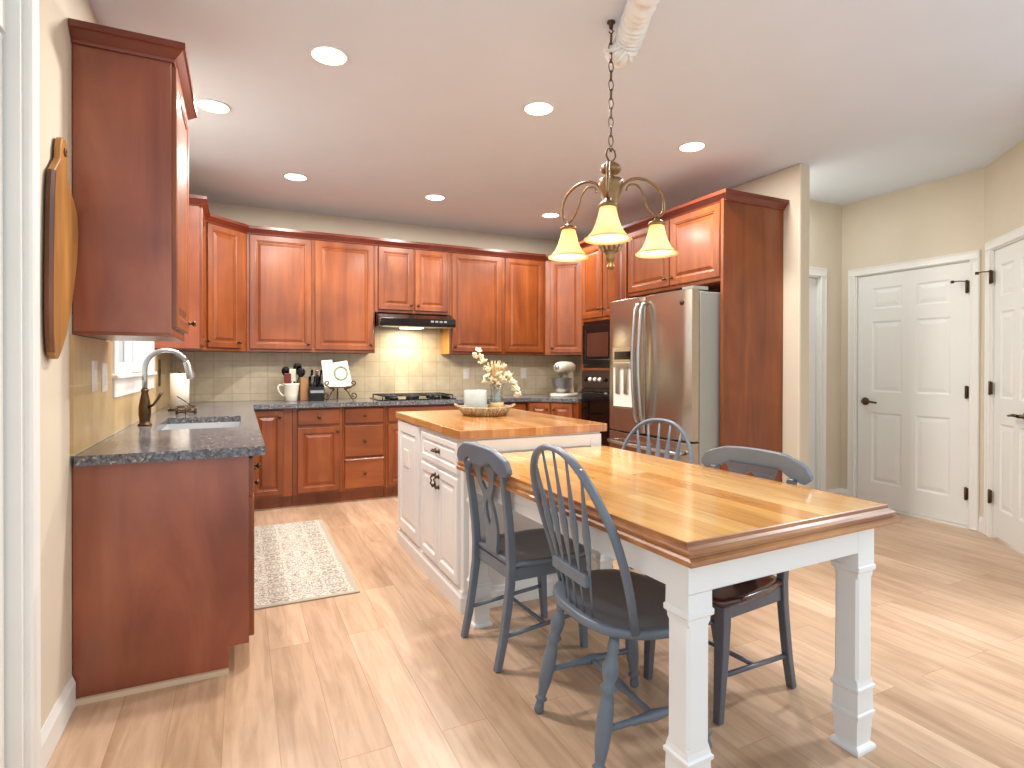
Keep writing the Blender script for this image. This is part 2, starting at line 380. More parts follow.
def casing_set(mb, x0, x1, ztop, w=0.062, t=0.018, z0=0.0):
    """door casing around an opening, local x along wall, -y to the room"""
    pr = lambda a,b,c,d: mb.frame_panel(a,b,c,d,[(0,0.0),(0,-t*0.7),(0.006,-t),(w*0.3,-t*0.75)])
    pr(x0-w, x0, z0, ztop); pr(x1, x1+w, z0, ztop); pr(x0-w, x1+w, ztop, ztop+w)
def six_panel(mb, w, h, t=0.035, y=0.0):
    """moulded six-panel door slab: grid of recessed, raised panels"""
    st, cs = 0.115*w/0.8, 0.10*w/0.8
    pw = (w-2*st-cs)/2
    zs = [(0.20,0.82),(1.00,1.62),(1.73,h-0.115)] if h > 1.9 else [(0.2,0.8)]
    xs = [(st,st+pw),(st+pw+cs,w-st)]
    # stiles, rails
    mb.box(0,st,y,y+t,0,h); mb.box(w-st,w,y,y+t,0,h); mb.box(st+pw,st+pw+cs,y,y+t,0,h)
    z = 0
    for a,b in zs:
        mb.box(st,st+pw,y,y+t,z,a); mb.box(st+pw+cs,w-st,y,y+t,z,a); z = b
    mb.box(st,st+pw,y,y+t,z,h); mb.box(st+pw+cs,w-st,y,y+t,z,h)
    for a,b in zs:
        for c,d in xs:
            mb.frame_panel(c,d,a,b,[(0,y+t),(0,y),(0.014,y+0.008),(0.020,y+0.008),(0.05,y+0.002)])
def hinge(mb, x, z):
    mb.box(x-0.012,x+0.012,-0.012,0.0,z-0.045,z+0.045); mb.lathe([(0.008,z-0.05),(0.008,z+0.05)],10,T(x,-0.014,0))
def lever(mb, x, z, dirx):
    mb.lathe([(0.0,0),(0.034,0.0),(0.034,0.008),(0.014,0.014),(0.012,0.05)],18,T(x,0,z,rx=PI/2))
    mb.tube([(x,-0.05,z),(x+dirx*0.03,-0.058,z+0.004),(x+dirx*0.075,-0.055,z),(x+dirx*0.125,-0.05,z-0.006)],[0.011,0.011,0.009,0.008],10)

# door 1 on the hall's right wall (faces -X): local x -> -Y
d1 = bpy.data.objects.new('door_1', None); COL.objects.link(d1); d1.location = (HX,-2.598,0); d1.rotation_euler = (0,0,-PI/2); struct(d1)
mb = MB(); casing_set(mb, -0.012, 0.886, 2.062, 0.065); mb.box(-0.014,-0.002,0,0.1,0,2.075); mb.box(0.876,0.888,0,0.1,0,2.075); mb.box(-0.014,0.888,0,0.1,2.057,2.075)
mb.build('door_frame', M['white'], d1)
mb = MB(); six_panel(mb, 0.868, 2.03); mb.build('door_panel', M['door_white'], d1, loc=(0.003,0.012,0.022))
mb = MB(); mb.box(-0.002,0.876,-0.005,0.1,0,0.018); mb.build('threshold', M['plastic_white'], d1)
for z in (0.27,1.05,1.86):
    mb = MB(); hinge(mb, 0.868, z); mb.build('hinge', M['bronze'], d1)
mb = MB(); lever(mb, 0.075, 0.935, 1); mb.build('handle', M['bronze'], d1, loc=(0,0.012,0))
mb = MB(); mb.tube([(0.868,-0.02,1.90),(0.83,-0.05,1.905),(0.80,-0.075,1.90)],0.004,8); mb.lathe([(0.0,0),(0.012,0.0),(0.012,0.02),(0.0,0.02)],10,T(0.80,-0.075,1.89)); mb.build('door_stop', M['bronze'], d1)
# door 2 on the angled wall
d2 = bpy.data.objects.new('door_2', None); COL.objects.link(d2); d2.location = (HX,-3.57,0); d2.rotation_euler = (0,0,math.radians(-135)); struct(d2)
mb = MB(); casing_set(mb, 0.125, 0.79, 2.10, 0.065); mb.box(0.123,0.135,0,0.1,0,2.115); mb.box(0.78,0.792,0,0.1,0,2.115); mb.box(0.123,0.792,0,0.1,2.092,2.115); mb.build('door_frame', M['white'], d2)
mb = MB(); six_panel(mb, 0.64, 2.07); mb.build('door_panel', M['door_white'], d2, loc=(0.138,0.014,0.02))
for z in (0.30,1.09,1.90):
    mb = MB(); hinge(mb, 0.142, z); mb.build('hinge', M['bronze'], d2)
mb = MB(); lever(mb, 0.60, 0.92, -1); mb.build('handle', M['bronze'], d2, loc=(0,0.014,0))
mb = MB(); mb.tube([(0.142,-0.02,1.94),(0.10,-0.05,1.945),(0.075,-0.07,1.94)],0.004,8); mb.lathe([(0.0,0),(0.012,0.0),(0.012,0.02),(0.0,0.02)],10,T(0.075,-0.07,1.93)); mb.build('door_stop', M['bronze'], d2)
# door 3 behind the stub wall
d3 = bpy.data.objects.new('door_3', None); COL.objects.link(d3); d3.location = (4.50,HB,0); struct(d3)
mb = MB(); casing_set(mb, 0.0, 0.80, 2.06, 0.075); mb.box(0,0.012,0,0.1,0,2.06); mb.box(0.788,0.8,0,0.1,0,2.06); mb.box(0,0.8,0,0.1,2.05,2.062); mb.build('door_frame', M['white'], d3)
mb = MB(); six_panel(mb, 0.77, 2.03); mb.build('door_panel', M['door_white'], d3, loc=(0.015,0.03,0.015))

# baseboards
BP = [(0,0),(0.014,0),(0.014,0.085),(0.008,0.10),(0.003,0.115),(0,0.115)]
def baseboard(name, path): struct(MB().sweep(path, BP).build(name, M['white']))
baseboard('baseboard_left', [(0.0,-3.765),(0.0,-3.335)])
baseboard('baseboard_right', [(XR,-2.91),(XR,-3.04),(XR+0.11,-3.04),(XR+0.11,HB)])
baseboard('baseboard_hall_back', [(5.38,HB),(HX,HB),(HX,-2.543)])
baseboard('baseboard_hall_right', [(HX,-3.552),(HX,-3.57),(HX-0.04,-3.61)])
# patio door on the near left wall: white casing, stile and transom above
d4 = bpy.data.objects.new('door_4', None); COL.objects.link(d4); d4.location = (0,DY0,0); d4.rotation_euler = (0,0,PI/2); struct(d4)
W4 = DY1-DY0
mb = MB(); casing_set(mb, 0.0, W4, DZ1, 0.075, 0.02); mb.box(0,0.02,0,0.12,0,DZ1); mb.box(W4-0.02,W4,0,0.12,0,DZ1); mb.box(0,W4,0,0.12,DZ1-0.02,DZ1); mb.box(0.02,W4-0.02,0.03,0.1,2.17,2.27); mb.build('door_frame', M['white'], d4)
mb = MB()
for a,b,c,d in ((0.03,0.16,0.02,2.16),(W4-0.30,W4-0.03,0.02,2.16),(0.16,W4-0.30,0.02,0.28),(0.16,W4-0.30,2.0,2.16)): mb.box(a,b,0.035,0.08,c,d)
mb.build('door_panel', M['white'], d4, bevel=0.004)
mb = MB(); mb.box(0.16,W4-0.30,0.055,0.061,0.28,2.0); mb.build('glass_pane', M['glass'], d4)
mb = MB(); mb.box(0.03,W4-0.03,0.06,0.066,2.27,2.60); mb.build('transom_pane', M['glass'], d4)
# window over the sink
w1 = bpy.data.objects.new('window_1', None); COL.objects.link(w1); w1.location = (0,WY0,0); w1.rotation_euler = (0,0,PI/2); struct(w1)
WW = WY1-WY0
mb = MB(); casing_set(mb, 0.0, WW, WZ1, 0.075, 0.02, WZ0); mb.box(0,0.02,0,0.15,WZ0,WZ1); mb.box(WW-0.02,WW,0,0.15,WZ0,WZ1); mb.box(0,WW,0,0.15,WZ1-0.02,WZ1)
mb.box(-0.075,WW+0.075,-0.018,0,1.09,WZ0-0.02); mb.build('window_casing', M['white'], w1)
mb = MB(); mb.box(-0.09,WW+0.09,-0.035,0.13,WZ0-0.022,WZ0); mb.build('window_sill', M['white'], w1, bevel=0.006)
mb = MB()
for a,b in ((0.02,WW/2+0.02),(WW/2-0.02,WW-0.02)):
    for c in ((a,a+0.05,WZ0,WZ1-0.02),(b-0.05,b,WZ0,WZ1-0.02),(a+0.05,b-0.05,WZ0,WZ0+0.06),(a+0.05,b-0.05,WZ1-0.08,WZ1-0.02)): mb.box(c[0],c[1],0.015 if a<0.1 else 0.05,0.045 if a<0.1 else 0.08,c[2],c[3])
mb.build('window_frame', M['white'], w1)
mb = MB(); mb.box(0.07,WW/2-0.03,0.028,0.033,WZ0+0.06,WZ1-0.08); mb.box(WW/2+0.03,WW-0.07,0.062,0.067,WZ0+0.06,WZ1-0.08); mb.build('window_pane', M['glass'], w1)
# backsplash tile skins
mb = MB(); mb.box(0.012,1.75,-0.012,0,0.915,1.368); mb.box(1.75,2.52,-0.012,0,0.915,1.772); mb.box(2.52,XR-0.012,-0.012,0,0.915,1.368); struct(mb.build('wall_back_tile', M['tile_back']))
mb = MB(); mb.box(0,0.012,-3.345,WY0-0.08,0.915,1.355); mb.box(0,0.012,WY0-0.08,WY1+0.08,0.915,1.088); mb.box(0,0.012,WY1+0.08,0,0.915,1.355); struct(mb.build('wall_left_tile', M['tile_left']))
struct(MB().box(XR-0.012,XR,-1.02,0,0.915,1.355).build('wall_right_tile', M['tile_right']))

# ------------------------------------------------------------------ cabinets
def raised_door(mb, x0,x1,z0,z1,y, st=0.058, t=0.020):
    mb.frame_panel(x0,x1,z0,z1,[(0,y),(0,y-t+0.004),(0.004,y-t),(st-0.012,y-t),(st-0.008,y-t+0.003),(st,y-t+0.004),(st+0.004,y-t+0.011),(st+0.010,y-t+0.011),(st+0.032,y-t+0.003)])
def slab_front(mb, x0,x1,z0,z1,y,t=0.020):
    mb.frame_panel(x0,x1,z0,z1,[(0,y),(0,y-t+0.006),(0.004,y-t+0.002),(0.008,y-t)])
def knob_mb(x,z,y):
    return MB().lathe([(0.0,0),(0.009,0.0),(0.006,0.006),(0.005,0.014),(0.013,0.020),(0.014,0.026),(0.008,0.031),(0.0,0.032)],14,T(x,y,z,rx=PI/2))
def add_door(root, x0,x1,z0,z1,y,knob=None,mat='cherry',st=0.058):
    mb = MB(); raised_door(mb,x0,x1,z0,z1,y,st); o = mb.build('door', M[mat], root)
    if knob: knob_mb(knob[0],knob[1],y-0.02).build('knob', M['bronze'], o)
    return o
def add_drawer(root, x0,x1,z0,z1,y,mat='cherry_h',knob=True):
    mb = MB(); slab_front(mb,x0,x1,z0,z1,y); o = mb.build('drawer', M[mat], root)
    if knob: knob_mb((x0+x1)/2,(z0+z1)/2,y-0.02).build('knob', M['bronze'], o)
    return o
GAP = 0.003
def upper(label, loc, rz, w, z0, z1, doors, d=0.305, cat='cabinet', body_mat='cherry', group='upper kitchen cabinets', gap=None):
    r = thing('upper_cabinet', label, cat, (loc[0],loc[1],z0), rz, group)
    h = z1-z0
    mb = MB(); mb.box(0.001,w-0.001,-(d-0.02),-GAP,0,h)
    mb.build('body', M[body_mat], r, bevel=0.0015)
    for (a,b,k) in doors:
        kz = 0.075
        kx = None if k is None else (a+0.028 if k == 'l' else b-0.028)
        add_door(r, a,b,0.025,h-0.022, -(d-0.02), (kx,kz) if k else None)
    return r
def base(label, loc, rz, w, fronts, d=0.61, h=0.876, body_mat='cherry', group='base kitchen cabinets', hollow=False):
    r = thing('base_cabinet', label, 'cabinet', (loc[0],loc[1],0), rz, group)
    b = d-0.02
    prof = [(-b,0.105),(-b,h),(-GAP,h),(-GAP,0),(-b+0.075,0),(-b+0.075,0.105)]
    mb = MB(); n = len(prof)
    if hollow:
        for xa,xb in ((0.001,0.02),(w-0.02,w-0.001)): mb.rings([[(x,y,z) for y,z in prof] for x in (xa,xb)], False, True)
        mb.box(0.02,w-0.02,-b,-b+0.02,0.105,h); mb.box(0.02,w-0.02,-b+0.075,-b+0.09,0,0.105); mb.box(0.02,w-0.02,-b+0.02,-GAP,0.105,0.12); mb.build('body', M[body_mat], r)
    else: mb.rings([[(x,y,z) for y,z in prof] for x in (0.001,w-0.001)], False, True); mb.build('body', M[body_mat], r, bevel=0.0015)
    for f in fronts:
        if f[0] == 'door': add_door(r, f[1],f[2],f[3],f[4],-b,f[5] if len(f)>5 else None, st=0.055)
        else: add_drawer(r, f[1],f[2],f[3],f[4],-b)
    return r
UZ0, UZ1 = 1.37, 2.44
# left wall uppers: local x -> +Y
near = upper('tall reddish wall cabinet nearest the camera with its own crown', (0,-3.313), PI/2, 0.58, UZ0, UZ1, [(0.012,0.57,'r')], d=0.335, body_mat='cherry_panel')
CR = [(0,-0.016),(0.010,-0.016),(0.012,-0.006),(0.019,0.0),(0.042,0.022),(0.050,0.026),(0.050,0.05),(0,0.05)]
def crown_prof(z): return [(o,z+q) for o,q in CR]
H = UZ1-UZ0
MB().sweep([(0.58,-0.002),(0.58,-0.317),(0.0,-0.317),(0.0,-0.002)][::-1], crown_prof(H)).build('crown', M['cherry_crown'], near)
mb = MB(); mb.box(0.0,0.58,-0.315,-GAP,-0.012,0.0); mb.build('light_rail', M['cherry'], near)
upper('narrow wall cabinet on the left wall just past the sink window', (0,-1.10), PI/2, 0.49, UZ0, UZ1, [(0.02,0.46,'r')], body_mat='cherry_panel')
def diag(label, loc, rz, dx0, dx1, mat='cherry', kn='r'):
    """corner cabinet: local origin at the room corner, +x along the wall on the right"""
    r = thing('upper_cabinet', label, 'cabinet', (loc[0],loc[1],UZ0), rz, 'upper kitchen cabinets')
    h = UZ1-UZ0; a, b = 0.61, 0.287
    g = GAP; pts = [(g,-g),(g,-a),(b,-a),(a,-b),(a,-g)]
    MB().prism(pts,0,h).build('body', M[mat], r, bevel=0.002)
    # the door lies in the diagonal face
    mb = MB(); L = math.hypot(a-b,a-b)
    raised_door(mb, dx0, L-dx1, 0.025, h-0.022, 0.0, 0.055)
    Mx = Matrix.Translation((b,-a,0)) @ Matrix.Rotation(PI/4,4,'Z')
    mb.v = [Mx @ p for p in mb.v]
    o = mb.build('door', M[mat], r)
    kx = L-dx1-0.028 if kn == 'r' else dx0+0.028
    k = knob_mb(kx,0.075,-0.02); k.v = [Mx @ p for p in k.v]; k.build('knob', M['bronze'], o)
    return r
diag('angled corner wall cabinet in the far left corner', (0.0,0.0), 0, 0.03, 0.085)
diag('angled corner wall cabinet in the far right corner, above the stand mixer', (XR,0.0), -PI/2, 0.06, 0.035, kn='l')
# back wall uppers
upper('wide two-door wall cabinet left of the range hood', (0.61,0), 0, 1.14, UZ0, UZ1, [(0.025,0.548,'r'),(0.58,1.125,'r')])
upper('short two-door wall cabinet directly above the range hood', (1.75,0), 0, 0.77, 1.775, UZ1, [(0.03,0.385,'r'),(0.40,0.745,'l')])
r = upper('two-door wall cabinet right of the range hood', (2.52,0), 0, 1.135, UZ0, UZ1, [(0.025,0.59,'l'),(0.635,1.105,None)])
MB().box(-0.004,0.0,-0.284,-GAP,0.0,0.40).build('side_panel', M['lit_side'], r)  # thin skin on the cabinet side, painted pale as if lit by the hood
# one crown run along the corner and back cabinets
tag(MB().sweep([(0.0,-1.10),(0.287,-1.10),(0.287,-0.61),(0.61,-0.287),(XR-0.61,-0.287),(XR-0.287,-0.61),(XR-0.287,-1.018)], crown_prof(UZ1)).build('crown_moulding', M['cherry_crown']), 'dark red crown moulding along the top of the back wall cabinets', 'moulding')

# left run of base cabinets
end = base('base cabinet with broad reddish end panel facing the camera, left of the rug', (0,-3.325), PI/2, 0.545, [('drawer',0.02,0.525,0.715,0.86),('door',0.02,0.525,0.125,0.70,(0.495,0.67))], body_mat='cherry_panel')
mb = MB(); mb.rings([[(x,y,z) for y,z in [(-0.515,0),(-0.515,0.02),(0,0.02),(0,0)]] for x in (-0.016,0.0)], False, True); mb.build('shoe_moulding', paint('pale_moulding','#D6C2A6',0.5,0.03), end)
base('sink base cabinet under the window', (0,-2.78), PI/2, 1.06, [('door',0.02,0.52,0.125,0.70,(0.49,0.65)),('door',0.54,1.04,0.125,0.70,(0.57,0.65)),('drawer',0.02,1.04,0.715,0.86)], hollow=True)
base('base cabinet between the sink and the far left corner', (0,-1.72), PI/2, 1.09, [('door',0.02,0.58,0.125,0.86,(0.55,0.80))])
# back run
base('narrow single-door base cabinet in the far left corner of the back counter', (0.61,0), 0, 0.36, [('door',0.03,0.285,0.125,0.86,(0.255,0.80))])
base('base cabinet with one drawer over one door, left of the stack of drawers', (0.97,0), 0, 0.42, [('drawer',0.04,0.40,0.72,0.86),('door',0.04,0.40,0.125,0.695,(0.375,0.655))])
base('base cabinet of three stacked drawers left of the cooktop', (1.39,0), 0, 0.395, [('drawer',0.02,0.375,0.72,0.86),('drawer',0.02,0.375,0.415,0.70),('drawer',0.02,0.375,0.125,0.395)])
base('base cabinet below the cooktop, mostly hidden by the island', (1.785,0), 0, 0.78, [('drawer',0.02,0.76,0.72,0.86),('door',0.02,0.38,0.125,0.695,(0.355,0.655)),('door',0.40,0.76,0.125,0.695,(0.425,0.655))])
base('base cabinet right of the cooktop behind the island', (2.565,0), 0, 0.70, [('drawer',0.02,0.68,0.72,0.86),('door',0.02,0.36,0.125,0.695,(0.335,0.655)),('door',0.385,0.68,0.125,0.695,(0.41,0.655))])
r = thing('base_cabinet', 'angled corner base cabinet under the stand mixer', 'cabinet', (XR,0,0), -PI/2, 'base kitchen cabinets')
pts = [(GAP,-GAP),(GAP,-0.99),(0.59,-0.99),(0.95,-0.63),(1.015,-0.63),(1.015,-GAP)]
MB().prism(pts,0.10,0.876).build('body', M['cherry'], r, bevel=0.002)
MB().prism([(GAP,-GAP),(GAP,-0.92),(0.53,-0.92),(0.9,-0.55),(1.015,-0.55),(1.015,-GAP)],0,0.10).build('toe_kick', M['cherry_crown'], r)
Mx = Matrix.Translation((0.59,-0.99,0)) @ Matrix.Rotation(PI/4,4,'Z')
for a,b,k in ((0.02,0.248,0.22),(0.262,0.49,0.29)):
    mb = MB(); raised_door(mb,a,b,0.125,0.86,0,0.05); mb.v = [Mx @ p for p in mb.v]; o = mb.build('door', M['cherry'], r)
    q = knob_mb(k,0.80,-0.02); q.v = [Mx @ p for p in q.v]; q.build('knob', M['bronze'], o)

# worktop: one continuous L with the sink cut out, then round the right corner
SX0, SX1, SY0, SY1 = 0.15, 0.56, -2.50, -1.75
mb = MB()
z0, z1 = 0.877, 0.914
mb.box(0.013,SX0,-3.350,-0.65,z0,z1); mb.box(SX1,0.65,-3.350,-0.65,z0,z1); mb.box(SX0,SX1,-3.350,SY0,z0,z1); mb.box(SX0,SX1,SY1,-0.65,z0,z1)
mb.prism([(0.013,-0.65),(3.29,-0.65),(3.63,-0.99),(3.63,-1.015),(XR-0.013,-1.015),(XR-0.013,-0.013),(0.013,-0.013)],z0,z1)
ct = mb.build('worktop', M['granite']); tag(ct, 'blue-grey speckled granite worktop running along the left and back walls', 'worktop')
sk = MB()
def basin(x0,x1,y0,y1,zt,zb,t=0.004):
    sk.rings([[(x0-t,y0-t,zt),(x1+t,y0-t,zt),(x1+t,y1+t,zt),(x0-t,y1+t,zt)],[(x0,y0,zt),(x1,y0,zt),(x1,y1,zt),(x0,y1,zt)],[(x0+0.015,y0+0.015,zb+0.02),(x1-0.015,y0+0.015,zb+0.02),(x1-0.015,y1-0.015,zb+0.02),(x0+0.015,y1-0.015,zb+0.02)],[(x0+0.03,y0+0.03,zb),(x1-0.03,y0+0.03,zb),(x1-0.03,y1-0.03,zb),(x0+0.03,y1-0.03,zb)]],False,False)
    sk.add([(x0+0.03,y0+0.03,zb),(x1-0.03,y0+0.03,zb),(x1-0.03,y1-0.03,zb),(x0+0.03,y1-0.03,zb)],[(0,1,2,3)])
basin(SX0,SX1,SY0,SY1,0.8765,0.70)
sr = thing('sink','stainless undermount sink set in the granite worktop below the window','sink',(0,0,0))
sk.build('basin', paint('satin_steel','#C8CACC',0.42,0.02,8,0.55), sr)
MB().lathe([(0.0,0.701),(0.045,0.701),(0.045,0.706),(0.0,0.704)],18,T(0.355,-2.12,0)).build('drain', M['bronze'], sr)

# ------------------------------------------------------------------ right wall: oven tower, refrigerator surround
RX = 3.65
# local x -> -Y, front at local y=-(XR-RX)
D = XR-RX
tw = thing('oven_cabinet','tall wood cabinet holding the microwave and wall oven','cabinet',(XR,-1.02,0),-PI/2)
W = 0.77; b = D-0.02
mb = MB(); g = -GAP; mb.box(0,0.03,-b,g,0.0,UZ1); mb.box(W-0.03,W,-b,g,0.0,UZ1); mb.box(0.03,W-0.03,-b,g,1.685,UZ1); mb.box(0.03,W-0.03,-0.03,g,0,1.685); mb.box(0.03,W-0.03,-b,g,1.205,1.225); mb.box(0.03,W-0.03,-b,g,0.10,0.46); mb.box(0.03,W-0.03,-b+0.07,g,0,0.10)
mb.build('body', M['cherry'], tw)
add_door(tw,0.02,0.378,1.715,UZ1-0.022,-b,(0.35,1.79)); add_door(tw,0.392,0.75,1.715,UZ1-0.022,-b,(0.42,1.79))
add_drawer(tw,0.02,0.75,0.12,0.44,-b)
mw = thing('microwave','black built-in microwave above the wall oven','microwave',(XR,-1.02,1.226),-PI/2)
x0,x1 = 0.034,W-0.034
MB().box(x0,x1,-b+0.0,-0.10,0.0,0.456).build('body', M['black'], mw, bevel=0.003)
mb = MB(); mb.frame_panel(x0+0.01,x1-0.17,0.03,0.426,[(0,-b),(0,-b-0.018),(0.004,-b-0.022),(0.05,-b-0.022),(0.055,-b-0.018)]); dr = mb.build('door', M['black'], mw)
MB().box(x0+0.09,x1-0.25,-b-0.020,-b-0.018,0.11,0.34).build('window', M['mw_window'], dr)
mb = MB(); mb.box(x1-0.16,x1-0.01,-b-0.016,-b,0.03,0.426); cp = mb.build('control_panel', M['black_glass'], mw)
mb = MB()
for i in range(3):
    for j in range(4): mb.box(x1-0.145+i*0.045,x1-0.11+i*0.045,-b-0.019,-b-0.016,0.08+j*0.05,0.115+j*0.05)
mb.build('button', M['black_matte'], cp)
ov = thing('wall_oven','black built-in wall oven with knobs and a dark glass door','oven',(XR,-1.02,0.461),-PI/2)
MB().box(x0,x1,-b,-0.10,0.0,0.743).build('body', M['black'], ov, bevel=0.003)
mb = MB(); mb.box(x0,x1,-b-0.02,-b,0.575,0.74); cp = mb.build('control_panel', paint('oven_panel','#2A1814',0.18,0.1), ov, bevel=0.004)
for i in range(5):
    xx = x0+0.08+i*0.082
    MB().lathe([(0.0,0),(0.022,0.0),(0.020,0.012),(0.014,0.022),(0.0,0.023)],14,T(xx,-b-0.02,0.655,rx=PI/2)).build('knob', M['plastic_white'] if i in (1,2,3) else M['black'], cp)
MB().box(x0+0.50,x1-0.03,-b-0.023,-b-0.02,0.615,0.70).build('display', M['black_glass'], cp)
mb = MB(); mb.frame_panel(x0+0.005,x1-0.005,0.03,0.56,[(0,-b),(0,-b-0.026),(0.004,-b-0.03),(0.07,-b-0.03),(0.075,-b-0.027)]); dr = mb.build('door', M['black'], ov)
MB().box(x0+0.09,x1-0.09,-b-0.029,-b-0.027,0.12,0.44).build('window', M['black_glass'], dr)
mb = MB(); mb.tube([(x0+0.05,-b-0.07,0.525),(x1-0.05,-b-0.07,0.525)],0.011,10); mb.box(x0+0.06,x0+0.08,-b-0.07,-b-0.028,0.517,0.533); mb.box(x1-0.08,x1-0.06,-b-0.07,-b-0.028,0.517,0.533); mb.build('handle', M['black'], dr)
# cabinet over the refrigerator, and the tall end panel
fc = thing('upper_cabinet','two-door cabinet above the refrigerator','cabinet',(XR,-1.79,1.86),-PI/2,'upper kitchen cabinets')
w = 1.083
MB().box(0,w,-b,-GAP,0,UZ1-1.86).build('body', M['cherry'], fc, bevel=0.002)
add_door(fc,0.012,0.535,0.03,UZ1-1.86-0.022,-b,(0.50,0.085)); add_door(fc,0.55,1.072,0.03,UZ1-1.86-0.022,-b,(0.585,0.085))
tag(MB().box(RX,XR-0.002,-2.90,-2.875,0.0,UZ1).build('end_panel', M['cherry'], bevel=0.002), 'tall reddish-brown wood panel enclosing the near side of the refrigerator', 'panel')
tag(MB().sweep([(XR-0.003,-1.02),(RX+0.02,-1.02),(RX+0.02,-2.90),(XR-0.003,-2.90)], [(o,UZ1+q) for o,q in CR if True]).build('crown_moulding', M['cherry_crown']), 'dark red crown moulding along the top of the refrigerator and oven cabinets', 'moulding')

# refrigerator
FX = 3.40
fr = thing('refrigerator','stainless steel french-door refrigerator with water dispenser','refrigerator',(XR,-1.868,0),-PI/2)
FW = 0.985; fy = -(XR-FX); fb = fy+0.075
mb = MB(); mb.box(0,FW,fb+0.008,-0.08,0.03,1.775); mb.box(0.03,FW-0.03,fb+0.05,-0.08,0,0.03); mb.build('body', M['steel_side'], fr, bevel=0.004)
def bowed(x0,x1,z0,z1,bow=0.014,n=12):
    mb = MB(); rs = []
    for k in range(n+1):
        t = k/n; x = x0+(x1-x0)*t; yy = fy - bow*(1-(2*t-1)**2)*1.0 + (0.010 if k in (0,n) else 0)
        rs.append([(x,fb,z0),(x,yy+0.004,z0),(x,yy,z0+0.004),(x,yy,z1-0.004),(x,yy+0.004,z1),(x,fb,z1)])
    return mb.rings(rs, True, True)
split = 0.478
def sharp(o):
    m = o.modifiers.new('es','EDGE_SPLIT'); m.split_angle = 0.5; return o
ld = sharp(bowed(0.003,split-0.003,0.715,1.79).build('door', M['steel'], fr))
rd = sharp(bowed(split+0.003,FW-0.003,0.715,1.79).build('door', M['steel'], fr))
fd = sharp(bowed(0.003,FW-0.003,0.09,0.70).build('freezer_drawer', M['steel'], fr))
def hpts(x, lean): return [(x, fy-0.012, 0.80),(x,fy-0.045,0.82)]+[(x,fy-0.062-0.028*math.sin(PI*t/12),0.86+0.82*t/12) for t in range(13)]+[(x,fy-0.045,1.72),(x,fy-0.012,1.74)]
MB().tube(hpts(split-0.036,0),0.016,10,sy=0.75).build('handle', M['nickel'], ld)
MB().tube(hpts(split+0.036,0),0.016,10,sy=0.75).build('handle', M['nickel'], rd)
MB().tube([(0.06,fy-0.005,0.625),(0.07,fy-0.05,0.625)]+[(0.09+0.8*t/10,fy-0.06-0.02*math.sin(PI*t/10),0.625) for t in range(11)]+[(FW-0.07,fy-0.05,0.625),(FW-0.06,fy-0.005,0.625)],0.013,10).build('handle', M['nickel'], fd)
mb = MB(); X0,X1 = 0.085,0.375
yd = fy-0.013
mb.frame_panel(X0,X1,0.90,1.40,[(0,yd+0.012),(0,yd-0.006),(0.004,yd-0.009),(0.012,yd-0.009)]); 
dp = mb.build('dispenser', M['steel'], ld)
mb = MB(); mb.box(X0+0.03,X1-0.03,yd-0.012,yd-0.0085,1.30,1.365); mb.build('display', M['black_glass'], dp)
mb = MB(); mb.frame_panel(X0+0.02,X1-0.02,0.915,1.275,[(0,yd-0.0092),(0,yd-0.012),(0.004,yd-0.012),(0.012,yd-0.010)]); mb.build('alcove', M['plastic_white'], dp)
mb = MB(); mb.box(X0+0.06,X0+0.11,yd-0.022,yd-0.010,1.02,1.24); mb.box(X1-0.12,X1-0.07,yd-0.022,yd-0.010,1.02,1.24); mb.box(X0+0.04,X1-0.04,yd-0.03,yd-0.010,1.235,1.27); mb.build('paddle', M['nickel'], dp)
MB().lathe([(0.0,0),(0.021,0.0),(0.021,0.003),(0.017,0.005),(0.0,0.005)],20,T(FW-0.085,fy-0.008,1.70,rx=PI/2)).build('badge', M['bronze'], rd)
mb = MB(); mb.box(0.02,0.13,fb-0.04,fb+0.10,1.776,1.80); mb.box(FW-0.13,FW-0.02,fb-0.04,fb+0.10,1.791,1.815); mb.build('hinge_cover', M['steel_side'], fr)

# ------------------------------------------------------------------ range hood, cooktop
hd = thing('range_hood','black under-cabinet range hood over the cooktop','range hood',(1.755,-0.014,1.63))
mb = MB(); prof = [(0,0.0),(0,0.143),(-0.30,0.143),(-0.47,0.075),(-0.48,0.03),(-0.47,0.0)]
mb.rings([[(x,y,z) for y,z in prof] for x in (0.0,0.76)],False,True); mb.build('body', M['black'], hd, bevel=0.004)
MB().box(0.28,0.48,-0.30,-0.12,-0.006,-0.0005).build('lamp_cover', M['lens'], hd)
MB().box(0.04,0.74,-0.45,-0.32,-0.004,-0.0005).build('filter', M['nickel'], hd)
Mv = T(0,-0.385,0.109,rx=math.atan2(0.17,0.068)-PI)  # sloped front
mb = MB()
for i in range(4): mb.box(0.50+i*0.045,0.53+i*0.045,-0.478,-0.470,0.043,0.06)
mb.build('switch', M['nickel'], hd)
mb = MB()
for i in range(8): mb.box(0.26+i*0.022,0.274+i*0.022,-0.305,-0.296,0.10,0.138)
mb.build('vent_grille', M['black_matte'], hd)
ck = thing('cooktop','black gas cooktop with cast iron grates on the back worktop','cooktop',(1.74,-0.56,0.9145))
MB().box(0,0.76,0,0.48,0,0.010).build('glass_plate', M['black_glass'], ck, bevel=0.004)
for (cx,cy,rr) in ((0.16,0.13,0.045),(0.16,0.36,0.035),(0.60,0.13,0.035),(0.60,0.36,0.045),(0.38,0.25,0.055)):
    MB().lathe([(rr,0.010),(rr,0.022),(rr*0.75,0.026),(rr*0.75,0.032),(0.0,0.034)],18,T(cx,cy,0)).build('burner', M['black_matte'], ck)
